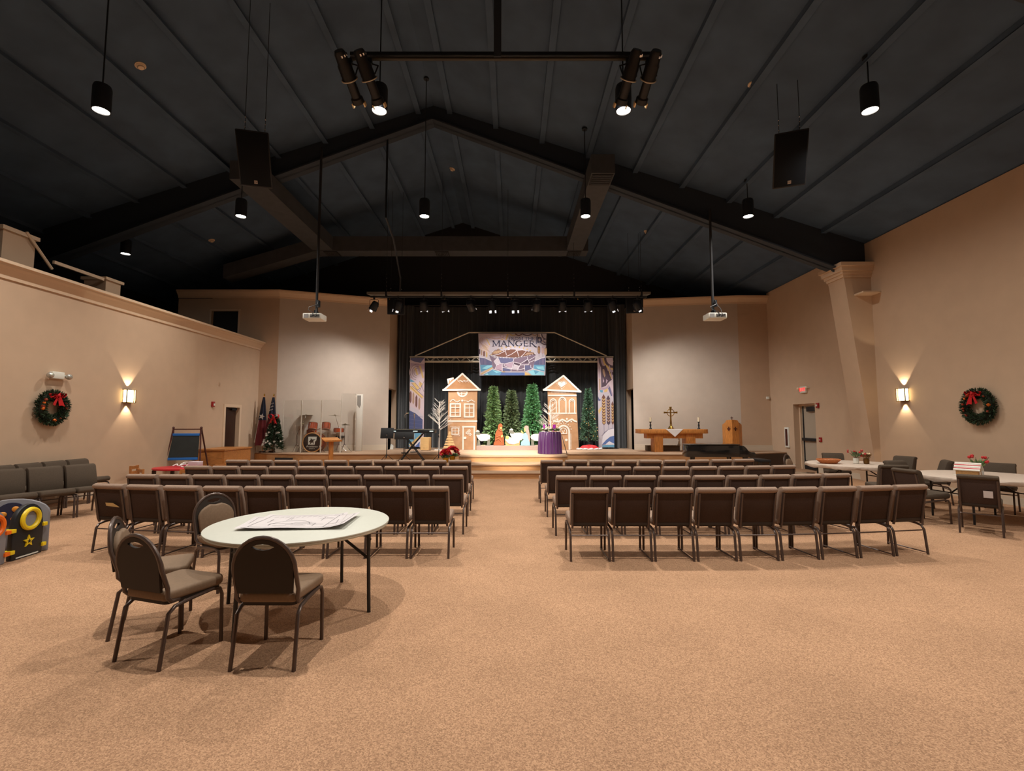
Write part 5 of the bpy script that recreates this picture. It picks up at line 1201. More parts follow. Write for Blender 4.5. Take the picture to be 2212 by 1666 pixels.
MB().cyl((0, 0, .02), (0, 0, hz-.1), .010, n=8).build('pole', CHROME, m2, True); MB().cyl((0, 0, 0), (0, 0, .025), .13, n=20).build('base', METAL_B, m2, True); MB().cyl((0, 0, hz-.12), (0, -.02, hz), .015, .018, n=10).build('grip', CHROME, m2, True); MB().ball((0, -.022, hz+.02), .028, 10, 6).build('microphone', CHROME, m2, True)
cj = thing('cajon_drum', 'pale birch box drum standing below the printed banner', 'box drum', (PX(921, 18.4), 18.4, ST), R(-8))
MB().box(-.16, .16, -.16, .16, .02, .50).build('box', PALE, cj, bevel=.006)
MB().box(-.165, .165, -.172, -.16, .02, .50).build('front_plate', wood_mat('birch_ply', (226, 186, 128), contrast=.08), cj)
text_mesh('maker_mark', 'm', .06, TWIG, cj, Matrix.Translation((-.02, -.173, .10)) @ FRONT, .001)
for a in (-.12, .12):
    for b in (-.12, .12): MB().cyl((a, b, 0), (a, b, .02), .02, n=8).build('foot', PLAST_B, cj)
fw = thing('floor_wedge', 'small white floor box beside the wing wall opening', 'box', (PX(845, 18.9), 19.1, ST))
MB().ext([(-.06, 0), (.06, 0), (.06, .12), (-.03, .2)], -.08, .08).build('body', WHITE, fw)

# flags and the small white-flowered tree
def flag(label, loc, h, bands, seed, star=None):
    t = thing('flag', label, 'flag', loc); rr = random.Random(seed)
    MB().cyl((0, 0, 0), (0, 0, h), .014, n=8).build('pole', HONEY, t, True); MB().cyl((0, 0, 0), (0, 0, .05), .13, .09, n=20).build('base', DARKW, t, True)
    MB().ball((0, 0, h+.03), .03, 8, 6, (1, 1, 1.5)).build('finial', GOLD, t, True)
    n = 48
    for (z1, z0, m, a0, a1, nm) in bands:
        vs = []; K = 6
        for j in range(K+1):
            z = z1+(z0-z1)*j/K; R_ = .03+.17*(max(0, h-.05-z)/(h-.3))**.9
            for i in range(n+1):
                a = a0+(a1-a0)*i/n; q = R_*(1+.28*sin(a*6+seed+z*1.5)); vs.append((q*cos(a)*1.0-.35*R_, q*sin(a)*.7, z))
        MB().add(vs, [(j*(n+1)+i, j*(n+1)+i+1, (j+1)*(n+1)+i+1, (j+1)*(n+1)+i) for j in range(K) for i in range(n)]).build(nm, m, t, True)
    if star: star(t)
    return t
FB = mat('flag_blue', (14, 18, 38), .8); FR = mat('flag_red', (92, 12, 18), .8); FW = mat('flag_white', (190, 180, 170), .8)
def star_pts(cx, cz, r, ph=0): return [(cx+(r if k % 2 == 0 else r*.4)*sin(pi*k/5+ph), cz+(r if k % 2 == 0 else r*.4)*cos(pi*k/5+ph)) for k in range(10)]
def tex_star(t): MB().ext(star_pts(.02, 1.28, .11, .3), -.175, -.165).build('star', FW, t)
def us_stars(t):
    for k in range(9): MB().ext(star_pts(-.05+.05*(k % 3), 1.72-.11*(k//3)+.02*(k % 3), .025), -.13-.02*(k//3), -.125-.02*(k//3)).build('star', FW, t)
flag('furled flag with blue, white and red parts and one big star on pole', (PX(569.5, 17.2), 17.2, ST), 2.03, [(1.98, 1.15, FB, 0, 2*pi, 'blue_field'), (1.15, .25, FR, -2.2, 2.6, 'red_field'), (1.15, .35, FW, 2.6, 4.1, 'white_field')], 1, tex_star)
flag('furled blue starred flag on pole behind the small flowered Christmas tree', (PX(590, 17.3), 17.3, ST), 2.03, [(1.98, 1.2, FB, 0, 2*pi, 'blue_field'), (1.2, .9, FR, 0, pi, 'red_stripe'), (1.2, .3, FR, pi, 1.5*pi, 'red_stripe'), (1.2, .3, FW, 1.5*pi, 2*pi, 'white_stripe')], 3, us_stars)
wt = fir('flowered_tree', 'small dark Christmas tree with white poinsettias and red bow on top', (PX(593.5, 16.98), 17.0, ST), 1.28, .36, LEAFD, 3000, .10, .035, 40, trunk=.12, shape=.75)
rr = random.Random(77)
for k in range(26):
    u = .05+.85*rr.random(); a = -pi*(.05+.9*rr.random()); q = .35*(1-u)**.75+.03; c = Vector((q*cos(a), q*sin(a), .2+1.0*u)); mb = MB()
    for j in range(6): b = j*1.047; leaf_mesh(mb, c, (cos(b), -.35, sin(b)), .055, .032, b)
    mb.build('white_flower', ICING, wt)
def bow(t, c, s, m, axis=0.0):
    M = Matrix.Translation(c) @ Matrix.Rotation(axis, 4, 'Z') @ Matrix.Scale(s, 4)
    for sx in (-1, 1):
        vs = []; 
        for i in range(9):
            a = pi*2*i/8; p = Vector((sx*(.12+.11*cos(a)*-1), -.08*abs(sin(a/2)), .07*sin(a)))
            for d in (-.06, .06): vs.append((sx*(.11*(1-cos(a))), -.03+d, .1*sin(a)+.03*(1-cos(a))*.5))
        MB(M=M).add(vs, [(2*i, 2*i+1, 2*i+3, 2*i+2) for i in range(8)]).build('bow_loop', m, t, True)
        MB(M=M).add([(0, -.05, 0), (sx*.05, -.05, 0), (sx*.17, -.07, -.30), (sx*.10, -.08, -.26), (sx*.04, -.07, -.33)], [(0, 1, 2, 3, 4)]).build('bow_tail', m, t)
    MB(M=M).ball((0, -.04, 0), .04, 8, 6).build('bow_knot', m, t, True)
bow(wt, (0, -.08, 1.27), .85, RED)
# ================================================================ HANGING FROM THE ROOF
def pendant(X, Y, Z, label, power=PENDANT_W, seen=True):
    t = thing('pendant_light', label, 'pendant light', (X, Y, Z), group='black cylinder pendants')
    MB().lathe([(.118, .3), (.118, 0), (.135, 0), (.135, .40), (.12, .45), (.03, .47), (.03, .46)], 24).build('housing', PLAST_B, t, True)
    MB().lathe([(.01, .02), (.116, .02), (.116, .035), (.01, .035)], 24).build('lens', GLOW, t, True)
    zr = roof(X)-Z
    MB().cyl((0, 0, .46), (0, 0, zr), .012, n=6).build('rod', METAL_B, t, True)
    MB().lathe([(.07, -.05), (.075, -.01), (.03, .0)], 14, (0, 0, zr)).build('canopy', METAL_B, t, True)
    spot('downlight', t, (0, 0, -.01), (0, 0, -5), power, 104, 1.0, WARM, .035)
    spot('spill', t, (0, 0, -.012), (0, 0, -5), power*.42, 164, .7, WARM, .05)
    return t
pyA, pyB = 7.75, 11.95
PZL = PZ(240, pyA)
CN = ('low-wall column of four', 'column below the ridge', 'column at the pipe\'s piano end', 'column over the round-table side')
RN = ('farthest from stage', 'level with the lighting pipe', 'just before the roof beam')
for c, x in enumerate((-7.0, -2.26, 1.9, 6.1)):
    for r, y in enumerate((3.3, pyA, pyB)):
        pendant(x, y, PZL, 'black cylinder pendant downlight, %s, %s' % (CN[c].replace(' of four', ''), RN[r]), PENDANT_W*(1.2, 1.0, 1.0)[r])
pendant(PXY(271, 549, 14.2), 14.2, PZ(549, 14.2), 'small black pendant downlight hanging above the low wall ledge', 60)
# smoke detectors on the roof slopes
def roof_hit(x, y):
    v = (833-y)/FPX; d = Vector(((x-1106)/FPX, cos(PITCH)-v*sin(PITCH), sin(PITCH)+v*cos(PITCH))); t = 1.0
    for k in range(4000):
        p = d*t
        if CAMZ+p.z >= roof(p.x) - .02: break
        t += .01
    return (p.x, p.y, roof(p.x))
for x, y, nm in ((303, 143, 'slope above the pendant nearest the low wall'), (1627, 185, 'slope above the flown speaker of the piano side'), (977, 366, 'roof beside the ridge, behind the beam'), (457, 520, 'slope over the loft ledge, beyond the beam'), (1397, 501, 'slope between cross duct and altar-side projector pole')):
    p = roof_hit(x, y); t = thing('smoke_detector', 'round cream smoke detector on the ' + nm, 'smoke detector', p, group='smoke detectors on the roof')
    t.rotation_euler = (0, math.atan(SLOPE)*(1 if p[0] > RIDGE_X else -1), 0)
    m = mat('detector_cream', (225, 200, 170), .5)
    MB().lathe([(.01, -.065), (.05, -.065), (.06, -.045), (.05, -.04), (.085, -.03), (.085, -.02), (.10, -.015), (.10, .0), (.01, .0)], 20).build('housing', m, t, True)
    MB().lathe([(.052, -.058), (.066, -.05), (.052, -.042)], 20).build('sensor_ring', mat('detector_grey', (150, 130, 110), .5), t, True)

def hang_speaker(X, Y, Z, tilt, yaw, label, w_=.46, h_=.78, d_=.42, chains=True, logo=True, ztop=None):
    t = thing('hanging_speaker', label, 'loudspeaker', (X, Y, Z), yaw, 'black flown loudspeakers')
    M = Matrix.Rotation(R(tilt), 4, 'X')
    MB(M=M).extz([(-w_/2, -d_/2), (w_/2, -d_/2), (w_/2*.62, d_/2), (-w_/2*.62, d_/2)], -h_/2, h_/2).build('cabinet', PLAST_B, t, bevel=.02)
    MB(M=M).box(-w_/2+.025, w_/2-.025, -d_/2-.008, -d_/2+.002, -h_/2+.025, h_/2-.025).build('grille', mat('speaker_grille', (0,0,0), .6, lin_rgb=(.006, .008, .011), spec=.15), t, bevel=.004)
    if logo:
        MB(M=M).box(-.03, .03, -d_/2-.011, -d_/2-.007, -h_/2+.06, -h_/2+.12).build('badge', CHROME, t)
        text_mesh('badge_mark', 'EV', .045, PLAST_B, t, M @ Matrix.Translation((0, -d_/2-.013, -h_/2+.09)) @ FRONT, .001)
    zr = (roof(X) if ztop is None else ztop)-Z
    if chains:
        for s in (-1, 1):
            p = M @ Vector((s*w_*.3, 0, h_/2)); MB().cyl(p, (p.x, p.y, zr-.02), .006, n=5).build('cable', METAL_B, t, True)
            for k in range(3): MB().ball((p.x, p.y, p.z+.06+.10*k), .014, 6, 5).build('shackle', CHROME, t, True)
    return t
YS = 8.9
hang_speaker(PXY(1702, 345, YS), YS, PZ(345, YS), 28, R(-20), 'large black loudspeaker flown from the roof above the piano-side rows', .58, .98, .48)
hang_speaker(PXY(556, 345, YS), YS, PZ(345, YS), 28, R(14), 'large black loudspeaker flown from the roof above the drum-side rows', .58, .98, .48)

# pipe with profile spots nearer the camera
YPIPE = 7.3
zp = PZ(127, YPIPE); xa, xb = PXY(757, 130, YPIPE), PXY(1412, 122, YPIPE)
t = thing('lighting_pipe', 'long horizontal lighting pipe hung from the ridge on one stem', 'lighting bar', ((xa+xb)/2, YPIPE, zp))
L = (xb-xa)/2; pm = mat('grey_pipe', (70, 68, 62), .4, .6)
MB().cyl((-L, 0, 0), (L, 0, 0), .03, n=10).build('pipe', pm, t, True); MB().box(-L, L, -.03, .03, .045, .10).build('wireway', METAL_B, t)
sx_ = PXY(1075, 60, YPIPE)-(xa+xb)/2
MB().box(sx_-.06, sx_+.06, -.06, .06, 0, roof((xa+xb)/2+sx_)-zp).build('stem', STEEL_B, t)
def profile_spot(X, Y, Z, aim, label, power):
    t = thing('profile_spot', label, 'stage light', (X, Y, Z), group='profile spots on the pipe')
    d = (Vector(aim)-Vector((X, Y, Z))).normalized(); q = d.to_track_quat('-Z', 'Y').to_matrix().to_4x4()
    M = Matrix.Translation((0, 0, -.32)) @ q
    GM = mat('dark_grey_metal', (46, 46, 48), .4, .5)
    MB(M=M).lathe([(.02, .42), (.07, .42), (.09, .38), (.095, .24), (.11, .22), (.11, .02), (.125, .0), (.02, .0)], 16).build('lamp_housing', GM, t, True)
    MB(M=M).lathe([(.04, .0), (.075, .0), (.075, -.26), (.10, -.28), (.10, -.36), (.09, -.36), (.09, -.29), (.04, -.28)], 16).build('lens_barrel', GM, t, True)
    MB(M=M).tube([(.128*cos(2*pi*k/16), .128*sin(2*pi*k/16), .01) for k in range(16)], .010, 6, True).build('shutter_ring', ALU, t, True)
    MB(M=M).lathe([(.01, -.30), (.085, -.30), (.085, -.305), (.01, -.305)], 16).build('lens', LED, t, True)
    for s in (-1, 1): MB(M=M).box(s*.10-.012, s*.10+.012, -.035, .035, -.42, -.35).build('barn_flap', mat('flap_cream', (220, 190, 140), .4), t)
    for k in range(4): a = R(-60+30*k); MB(M=M).box(.092*cos(a)-.012, .092*cos(a)+.012, .092*sin(a)-.004, .092*sin(a)+.004, .34, .37).build('vent_slot', CHROME, t)
    MB().tube([tuple(M @ Vector((.12, 0, .06))), (.13, 0, -.08), (0, 0, -.04), (-.13, 0, -.08), tuple(M @ Vector((-.12, 0, .06)))], .012, 6).build('yoke', METAL_B, t, True)
    MB().box(-.03, .03, -.03, .03, -.06, .03).build('clamp', METAL_B, t)
    if power: spot('lamp', t, tuple(M @ Vector((0, 0, -.40))), tuple(Vector(aim)-Vector((X, Y, Z))), power, (17 if power > 3000 else 24), .4, (1.0, .9, .75), .06)
    return t
for k, (x, a, nm) in enumerate(((xa-.0, (-.9, 19, .8), 'first from the drum side'), (xa+.32, (.15, 16.0, .5), 'second from the drum side'), (xb-.42, (-.1, 16.2, .5), 'second from the piano side'), (xb-.10, (.9, 19, .8), 'first from the piano side'))):
    profile_spot(x, YPIPE-.0, zp-.04, a, 'dark cylindrical profile spotlight clamped under the pipe, ' + nm, 5500 if k in (1, 2) else 1500)

# stage lighting bar
YG = 16.4; zg = PZ(641.5, YG); ga, gb_ = PXY(793, 640, YG), PXY(1405, 640, YG)
t = thing('lighting_bar', 'long black lighting bar with pale wireway above the stage front', 'lighting bar', ((ga+gb_)/2, YG, zg))
L = (gb_-ga)/2
MB().cyl((-L+.12, 0, 0), (L-.12, 0, 0), .025, n=8).build('pipe', METAL_B, t, True)
MB().add([(-L, -.06, .085), (L, -.06, .085), (L, -.06, .165), (-L, -.06, .165), (-L+.12, .06, .05), (L-.12, .06, .05), (L, .06, .16), (-L, .06, .16)], [(0, 1, 2, 3), (7, 6, 5, 4), (0, 4, 5, 1), (3, 2, 6, 7), (0, 3, 7, 4), (1, 5, 6, 2)]).build('wireway', mat('wireway_tan', (120, 114, 106), .5), t)
for xp in (835, 954, 1097, 1240, 1385):
    x = PXY(xp, 620, YG)-(ga+gb_)/2
    MB().cyl((x, 0, 0), (x, 0, (zd if xp == 1240 else roof(x+(ga+gb_)/2)-.12)-zg), .006, n=5).build('hanger_cable', METAL_B, t, True)
    MB().box(x-.03, x+.03, -.065, .04, -.03, .17).build('hanger_clamp', METAL_B, t)
    for k in range(5): MB().ball((x, 0, .25+.14*k), .013, 6, 4).build('chain_link', CHROME, t, True)
    MB().ball((x+.12, -.03, -.07), .025, 6, 5, (.7, .7, 1.3)).build('safety_bulb', GOLD, t, True)
FIX = [808, 860, 915, 960, 1017, 1063, 1112, 1159, 1215, 1270, 1323, 1377]
AIM = [(-7.9, 17.5, .3), (-6.0, 18.0, .3), (-3.2, 19.2, 1.6), (-2.0, 19.0, 1.6), (-.4, 19.3, 3.6), (-.45, 17.6, .6), (.4, 17.6, .6), (.5, 19.3, 3.6), (2.1, 19.0, 1.6), (3.3, 19.2, 1.4), (5.8, 18.2, .3), (7.7, 18.0, .3)]
for k, xp in enumerate(FIX):
    X_ = PXY(xp, 660, YG); tz = zg-.42
    t = thing('stage_light', 'black can stage light on the bar over the stage, %s from drum side' % (ORD + ['eleventh', 'twelfth'])[k], 'stage light', (X_, YG, zg), group='stage lights on the bar')
    d = (Vector(AIM[k])-Vector((X_, YG, tz))).normalized(); M = Matrix.Translation((0, 0, -.34)) @ d.to_track_quat('-Z', 'Y').to_matrix().to_4x4()
    MB(M=M).lathe([(.02, .18), (.09, .18), (.115, .14), (.13, .02), (.14, -.14), (.13, -.14), (.12, -.02), (.02, .0)], 18).build('can', METAL_B, t, True)
    MB(M=M).lathe([(.01, -.10), (.115, -.10), (.115, -.108), (.01, -.108)], 18).build('lens', LED, t, True)
    for s in (-1, 1): MB(M=M @ Matrix.Rotation(R(45*s), 4, 'Z')).box(-.05, .05, .13, .138, -.24, -.12).build('barn_door', mat('barn_door_grey', (190, 190, 190), .4), t)
    MB().tube([(-.15, 0, -.36), (-.15, 0, -.12), (-.10, 0, -.09), (.10, 0, -.09), (.15, 0, -.12), (.15, 0, -.36)], .009, 6).build('yoke', METAL_B, t, True)
    MB().box(-.025, .025, -.03, .03, -.10, .04).build('clamp', METAL_B, t)
    pw = STAGE_W*(.8, .5, .9, .75, .6, 2.1, 2.1, .6, .75, 1.0, .5, .8)[k]
    spot('lamp', t, tuple(Vector((0, 0, -.34)) + d*.125), tuple(Vector(AIM[k])-Vector((X_, YG, zg))), pw, (105 if k in (0, 1, 10, 11) else 54), (1.0 if k in (0, 1, 10, 11) else .6), COOL, .06)
hang_speaker(PXY(852, 660, 16.65), 16.9, PZ(660, 16.9), 14, R(10), 'black loudspeaker hung behind the stage lights on the drum side', .62, .66, .3)
hang_speaker(PXY(1373, 658, 16.7), 16.9, PZ(657, 16.9), 14, R(-10), 'black loudspeaker hung behind the stage lights on the altar side', .62, .66, .3)

# projectors on poles from the rafter
for x, x1, y, nm in ((680, 695, 686, 'drum-side'), (1544, 1529, 685, 'altar-side')):
    Yp = 12.75; X_ = PXY(x, y, Yp); Z = PZ(y, Yp)
    t = thing('projector', 'white ceiling projector on long black pole facing the %s wing wall' % nm, 'projector', (X_, Yp, Z), group='ceiling projectors')
    MB().box(-.25, .25, -.2, .2, -.08, .08).build('body', WHITE, t, bevel=.025)
    MB().box(-.21, -.09, -.206, -.199, -.05, .05).build('vent_grille', mat('vent_pale_grey', (150, 150, 150), .5), t)
    MB().box(-.05, .21, -.206, -.199, -.04, .045).build('connector_panel', mat('panel_grey', (110, 108, 105), .5), t)
    for k in range(6): MB().box(-.03+.038*k, -.005+.038*k, -.21, -.206, -.03+.015*(k % 3), .0+.015*(k % 3)).build('port', PLAST_B, t)
    MB().cyl((.12, .2, 0), (.12, .25, 0), .05, n=14).build('lens', PLAST_B, t, True)
    ztop = RIDGE_Z-.5-.383*abs(X_-RIDGE_X)+.3-Z
    MB().cyl((0, .1, .12), (0, .1, ztop), .035, n=10).build('pole', BLACKP, t, True)
    mb = MB().box(-.12, .12, .02, .18, .085, .12); mb.box(-.02, .02, -.02, .2, .09, .2); mb.build('mount', METAL_B, t)
    MB().tube([(.0, .06, .42), (.07, -.02, .36), (-.14, -.08, .26), (-.12, -.12, .18), (.02, -.2, .1), (.04, -.215, .0)], .009, 6).build('cable', PLAST_B, t, True)
    MB().tube([(.03, .05, .5), (.09, -.02, .3), (.10, -.15, .2), (.12, -.215, .02)], .008, 6).build('cable', PLAST_B, t, True)
    MB().box(.02, .09, .03, .12, .3, .48).build('junction_box', METAL_B, t)
# conduit from the rafter to the lighting bar
cx_ = PXY(835, 400, 13.1)
tag(MB().tube([(cx_, 13.1, RIDGE_Z-.5-.383*abs(cx_-RIDGE_X)+.1), (cx_, 13.1, 7.4), (cx_-.05, 14.2, 7.2), (cx_-.3, 16.2, 6.6), (cx_-.35, 16.4, zg+.17)], .03, 8).build('conduit', METAL_B, None, True), 'black cable conduit dropping from the rafter to the stage lighting bar', 'conduit')

# ================================================================ ON THE WALLS
def on_wall(side, Y, z): return ((XL if side < 0 else XR), Y, z), (R(90) if side < 0 else R(-90))
# local axes of wall things: -Y of the thing points into the room; +X runs along the wall
def sconce(side, Y, z, label):
    loc, rz = on_wall(side, Y, z); t = thing('wall_sconce', label, 'wall lamp', loc, rz, 'square wall sconces')
    bm_ = mat('sconce_bronze', (90, 66, 48), .4, .5)
    MB().box(-.12, .12, -.02, 0, -.14, .14).build('back_plate', bm_, t)
    MB().box(-.13, .13, -.105, -.02, -.15, .15).build('shade', SHADE, t)
    for z_ in (-.16, .148): MB().box(-.14, .14, -.118, -.0, z_, z_+.012).build('frame_bar', bm_, t)
    for x in (-.14, .128): MB().box(x, x+.012, -.118, -.10, -.16, .16).build('frame_bar', bm_, t)
    for x in (.10*side*-1, .075*side*-1): MB().box(x-.004, x+.004, -.115, -.106, -.16, .16).build('slat_bar', bm_, t)
    for z_ in (.125, -.13): MB().box(-.14, .14, -.115, -.106, z_, z_+.008).build('slat_bar', bm_, t)
    spot('lamp_up', t, (0, -.07, .17), (0, -.02, 1.5), SCONCE_W, 74, .15, (1, .80, .55), .02)
    spot('lamp_down', t, (0, -.07, -.17), (0, -.02, -1.5), SCONCE_W, 74, .15, (1, .80, .55), .03)
sconce(-1, 11.5, PZ(856, 11.5), 'glowing square wall sconce between the wreath and the easel')
sconce(1, 12.0, PZ(853, 12.0), 'glowing square wall sconce beside the tapered column')
def wreath(side, Y, z, d, label, flip):
    loc, rz = on_wall(side, Y, z); t = thing('christmas_wreath', label, 'wreath', loc, rz, 'wall wreaths'); rr = random.Random(int(Y*10))
    R0 = d*.36
    MB().tube([(R0*cos(2*pi*k/32), -.07, R0*sin(2*pi*k/32)) for k in range(32)], .05, 8, True).build('ring', mat('wreath_core', (24, 30, 16), .9), t, True)
    mb = MB()
    for k in range(1500):
        a = rr.random()*6.283; b = rr.random()*6.283; r_ = .055
        c = Vector(((R0+r_*cos(b))*cos(a), -.075-r_*sin(b)*.8, (R0+r_*cos(b))*sin(a)))
        dd = Vector((cos(a)*cos(b), -abs(sin(b))*.8, sin(a)*cos(b))) + Vector((rr.gauss(0, .4), rr.gauss(0, .25), rr.gauss(0, .4)))
        if dd.y > .1: dd.y = -.05
        leaf_mesh(mb, c, dd, .085, .022, rr.random()*6)
    mb.build('needles', LEAFD, t)
    for k in range(13): a = rr.random()*6.283; MB().ball((R0*cos(a), -.14, R0*sin(a)), .018+.018*rr.random(), 7, 5).build('berry', ORANGE if k % 3 == 0 else mat('rust_berry', (150, 52, 22), .5), t, True)
    s = flip
    for (cx, cz, n_, q) in ((.02*s, R0*.95, 0, .16), (.11*s, R0*1.05, 1, .13), (-.09*s, R0*.98, 2, .13)):
        vs = []
        for j in range(9):
            a = 2*pi*j/8
            for w_ in (-.5, .5): vs.append((cx+q*.55*cos(a)*(1 if n_ != 2 else -1), -.17+.05*w_, cz+q*.35*sin(a)+q*.15*cos(a*2)))
        MB().add(vs, [(2*j, 2*j+1, 2*j+3, 2*j+2) for j in range(8)]).build('bow_loop', RED, t, True)
    for pts in ([(-.01, R0*.9), (.06*s, R0*.9), (.16*s, R0*.1), (.10*s, R0*.18), (.03*s, R0*.15)], [(-.02*s, R0*.9), (.02*s, R0*.9), (-.05*s, R0*.15), (-.10*s, R0*.25)], [(-.04*s, R0*1.0), (-.0*s, R0*1.05), (-.15*s, R0*.75), (-.17*s, R0*.85)]):
        MB().ext(pts, -.185, -.18).build('bow_tail', RED, t)
    MB().ball((.01*s, -.18, R0*.97), .035, 8, 6).build('bow_knot', RED, t, True)
    return t
wreath(-1, 9.57, PZ(881, 9.57), .70, 'evergreen Christmas wreath with red bow below the emergency light', 1)
wreath(1, 10.05, PZ(878, 10.05), .78, 'evergreen Christmas wreath with red bow above the round tables', -1)
# emergency light on the left wall
loc, rz = on_wall(-1, 9.66, PZ(811, 9.66)); t = thing('emergency_light', 'white emergency light unit with two round lamps above the wreath', 'emergency light', loc, rz)
MB().box(-.13, .13, -.08, 0, -.07, .07).build('housing', WHITE, t, bevel=.01)
for s in (-1, 1):
    MB().ball((s*.2, -.10, -.015), .062, 14, 9).build('lamp_head', mat('clear_lamp', (190, 188, 180), .15, .6), t, True); MB().cyl((s*.12, -.05, 0), (s*.19, -.08, 0), .015, n=6).build('arm', WHITE, t)
def small(name, side, Y, z, label, cat, parts):
    loc, rz = on_wall(side, Y, z); t = thing(name, label, cat, loc, rz)
    for nm, m, b in parts: MB().box(*b).build(nm, m, t, bevel=.004)
    return t
AR = mat('alarm_red', (150, 24, 26), .4)
small('fire_alarm', -1, 14.8, PZ(874, 14.8), 'red fire alarm strobe near the dark brown door', 'fire alarm', [('housing', AR, (-.06, .06, -.05, 0, -.07, .09)), ('strobe', WHITE, (-.02, .03, -.07, -.05, -.04, .03))])
small('wall_sensor', -1, 15.1, PZ(830, 15.1), 'tiny pale sensor box high on wall near the brown door', 'sensor', [('housing', TRIM, (-.03, .03, -.03, 0, -.06, .06)), ('slot', TWIG, (-.02, -.01, -.033, -.03, -.05, .05))])
small('fire_alarm', 1, 15.42, PZ(876, 15.42), 'red fire alarm strobe next to the exit door frame', 'fire alarm', [('housing', AR, (-.06, .06, -.05, 0, -.08, .08)), ('strobe', WHITE, (-.03, .02, -.07, -.05, -.03, .03))])
small('pull_station', 1, 15.36, PZ(950, 15.36), 'small red fire alarm pull station beside the exit door', 'pull station', [('housing', AR, (-.06, .06, -.04, 0, -.07, .07)), ('handle', WHITE, (-.035, .035, -.055, -.04, -.02, .0))])
small('notice_frame', 1, 17.2, PZ(945, 17.2), 'narrow white framed case on the wall before the exit door', 'frame', [('frame', WHITE, (-.12, .12, -.05, 0, -.36, .36)), ('panel', CHERRY, (-.07, .07, -.056, -.05, -.30, .30))])
wb = thing('wall_box', 'tiny white box high at the corner beside the exit wall', 'sensor', (XR-.12, 18.25, PZ(860, 18.2)))
MB().box(-.05, .05, -.06, 0, -.05, .05).build('housing', WHITE, wb, bevel=.005)
loc, rz = on_wall(1, 16.1, PZ(842, 16.1)); t = thing('exit_sign', 'white exit sign with glowing red letters and two lamp heads', 'exit sign', loc, rz)
MB().box(-.16, .16, -.07, 0, -.11, .11).build('housing', WHITE, t, bevel=.008)
text_mesh('letters', 'EXIT', .17, EXITR, t, Matrix.Translation((0, -.073, 0)) @ FRONT, .002)
for s in (-1, 1): MB().ball((s*.23, -.08, .05), .05, 10, 7).build('lamp_head', mat('warm_lamp_head', (235, 215, 185), .3), t, True)
MB().box(-.25, .25, -.03, 0, .04, .07).build('arm', WHITE, t)

# ================================================================ CHILDREN'S CORNER BY THE LOW WALL
YE_ = 13.2; sE = YE_/1030
EX = PX(406, YE_)
ea = thing('easel', 'dark cherry easel with blackboard between two blue rails', 'easel', (EX, YE_, 0), R(12))
zt_ = PZ(926, YE_)
for s in (-1, 1):
    MB().tube([(s*.48, -.30, 0), (s*.335, .0, zt_)], .022, 6).build('leg', CHERRY, ea, True); MB().tube([(s*.50, .36, 0), (s*.345, .02, zt_)], .022, 6).build('leg', CHERRY, ea, True)
    MB().ball((s*.345, .01, zt_+.02), .035, 8, 6).build('peg', CHERRY, ea, True)
MB().tube([(-.36, .01, zt_-.02), (.36, .01, zt_-.02)], .016, 6).build('top_rail', CHERRY, ea, True)
f = lambda z: -.30 + .30*z/zt_
MB().add([(-.36, f(.66)-.01, .66), (.36, f(.66)-.01, .66), (.32, f(1.28)-.01, 1.28), (-.32, f(1.28)-.01, 1.28), (-.36, f(.66)+.015, .66), (.36, f(.66)+.015, .66), (.32, f(1.28)+.015, 1.28), (-.32, f(1.28)+.015, 1.28)], [(0, 1, 2, 3), (7, 6, 5, 4), (0, 4, 5, 1), (3, 2, 6, 7), (0, 3, 7, 4), (1, 5, 6, 2)]).build('blackboard', mat('chalkboard', (26, 32, 32), .7, noise=.25, scale=5), ea)
for z in (.60, 1.25): MB().box(-.36+.03*(z > 1), .36-.03*(z > 1), f(z)-.02, f(z)+.02, z, z+.07).build('blue_rail', BLUEP, ea, bevel=.005)
MB().box(-.40, .40, -.32, -.10, .38, .42).build('tray', CHERRY, ea)
sh = thing('low_cabinet', 'long low orange-brown wooden counter along wall by brown door', 'cabinet', (-8.75, 14.55, 0))
MB().box(-.45, .40, -.6, .8, 0, .80).build('body', OAK, sh); MB().box(-.48, .43, -.63, .83, .80, .84).build('top', OAK, sh)
MB().box(-.40, .35, -.62, -.6, .08, .74).build('end_panel', OAK, sh)
YR = 11.35
kt = thing('kids_table', 'low round red-topped play table by the easel', 'table', (PX(396, YR), YR, 0))
MB().lathe([(.02, .53), (.57, .53), (.59, .54), (.59, .565), (.57, .575), (.02, .575)], 40, sx=1.0, sy=.8).build('tabletop', REDT, kt, True)
for a in (-.4, .4):
    for b in (-.3, .3): MB().box(a-.03, a+.03, b-.03, b+.03, 0, .53).build('leg', DARKW, kt)
ty = thing('rope_toy', 'white looped rope toy lying on the red play table', 'toy', (PX(400, YR), YR-.05, .576))
MB().tube([(-.2+.06*k/2, .05*sin(k*.9), .03+.04*abs(sin(k*.55))) for k in range(14)], .014, 6).build('rope', CLOTHW, ty, True)
MB().tube([(.08+.11*cos(2*pi*k/14), .03+.06*sin(2*pi*k/14), .06+.05*sin(2*pi*k/14)) for k in range(14)], .013, 6, True).build('loop', CLOTHW, ty, True)
tb_ = thing('toy_box', 'small pink and white carton on the red play table', 'box', (PX(424, YR), YR+.05, .576)); MB().box(-.12, .12, -.1, .1, 0, .13).build('carton', mat('pale_carton', (205, 190, 196), .7), tb_, bevel=.005); MB().ball((-.12, -.12, .04), .05, 8, 6, (1.6, .8, .6)).build('pink_toy', mat('pink_toy', (170, 60, 90), .5), tb_, True)
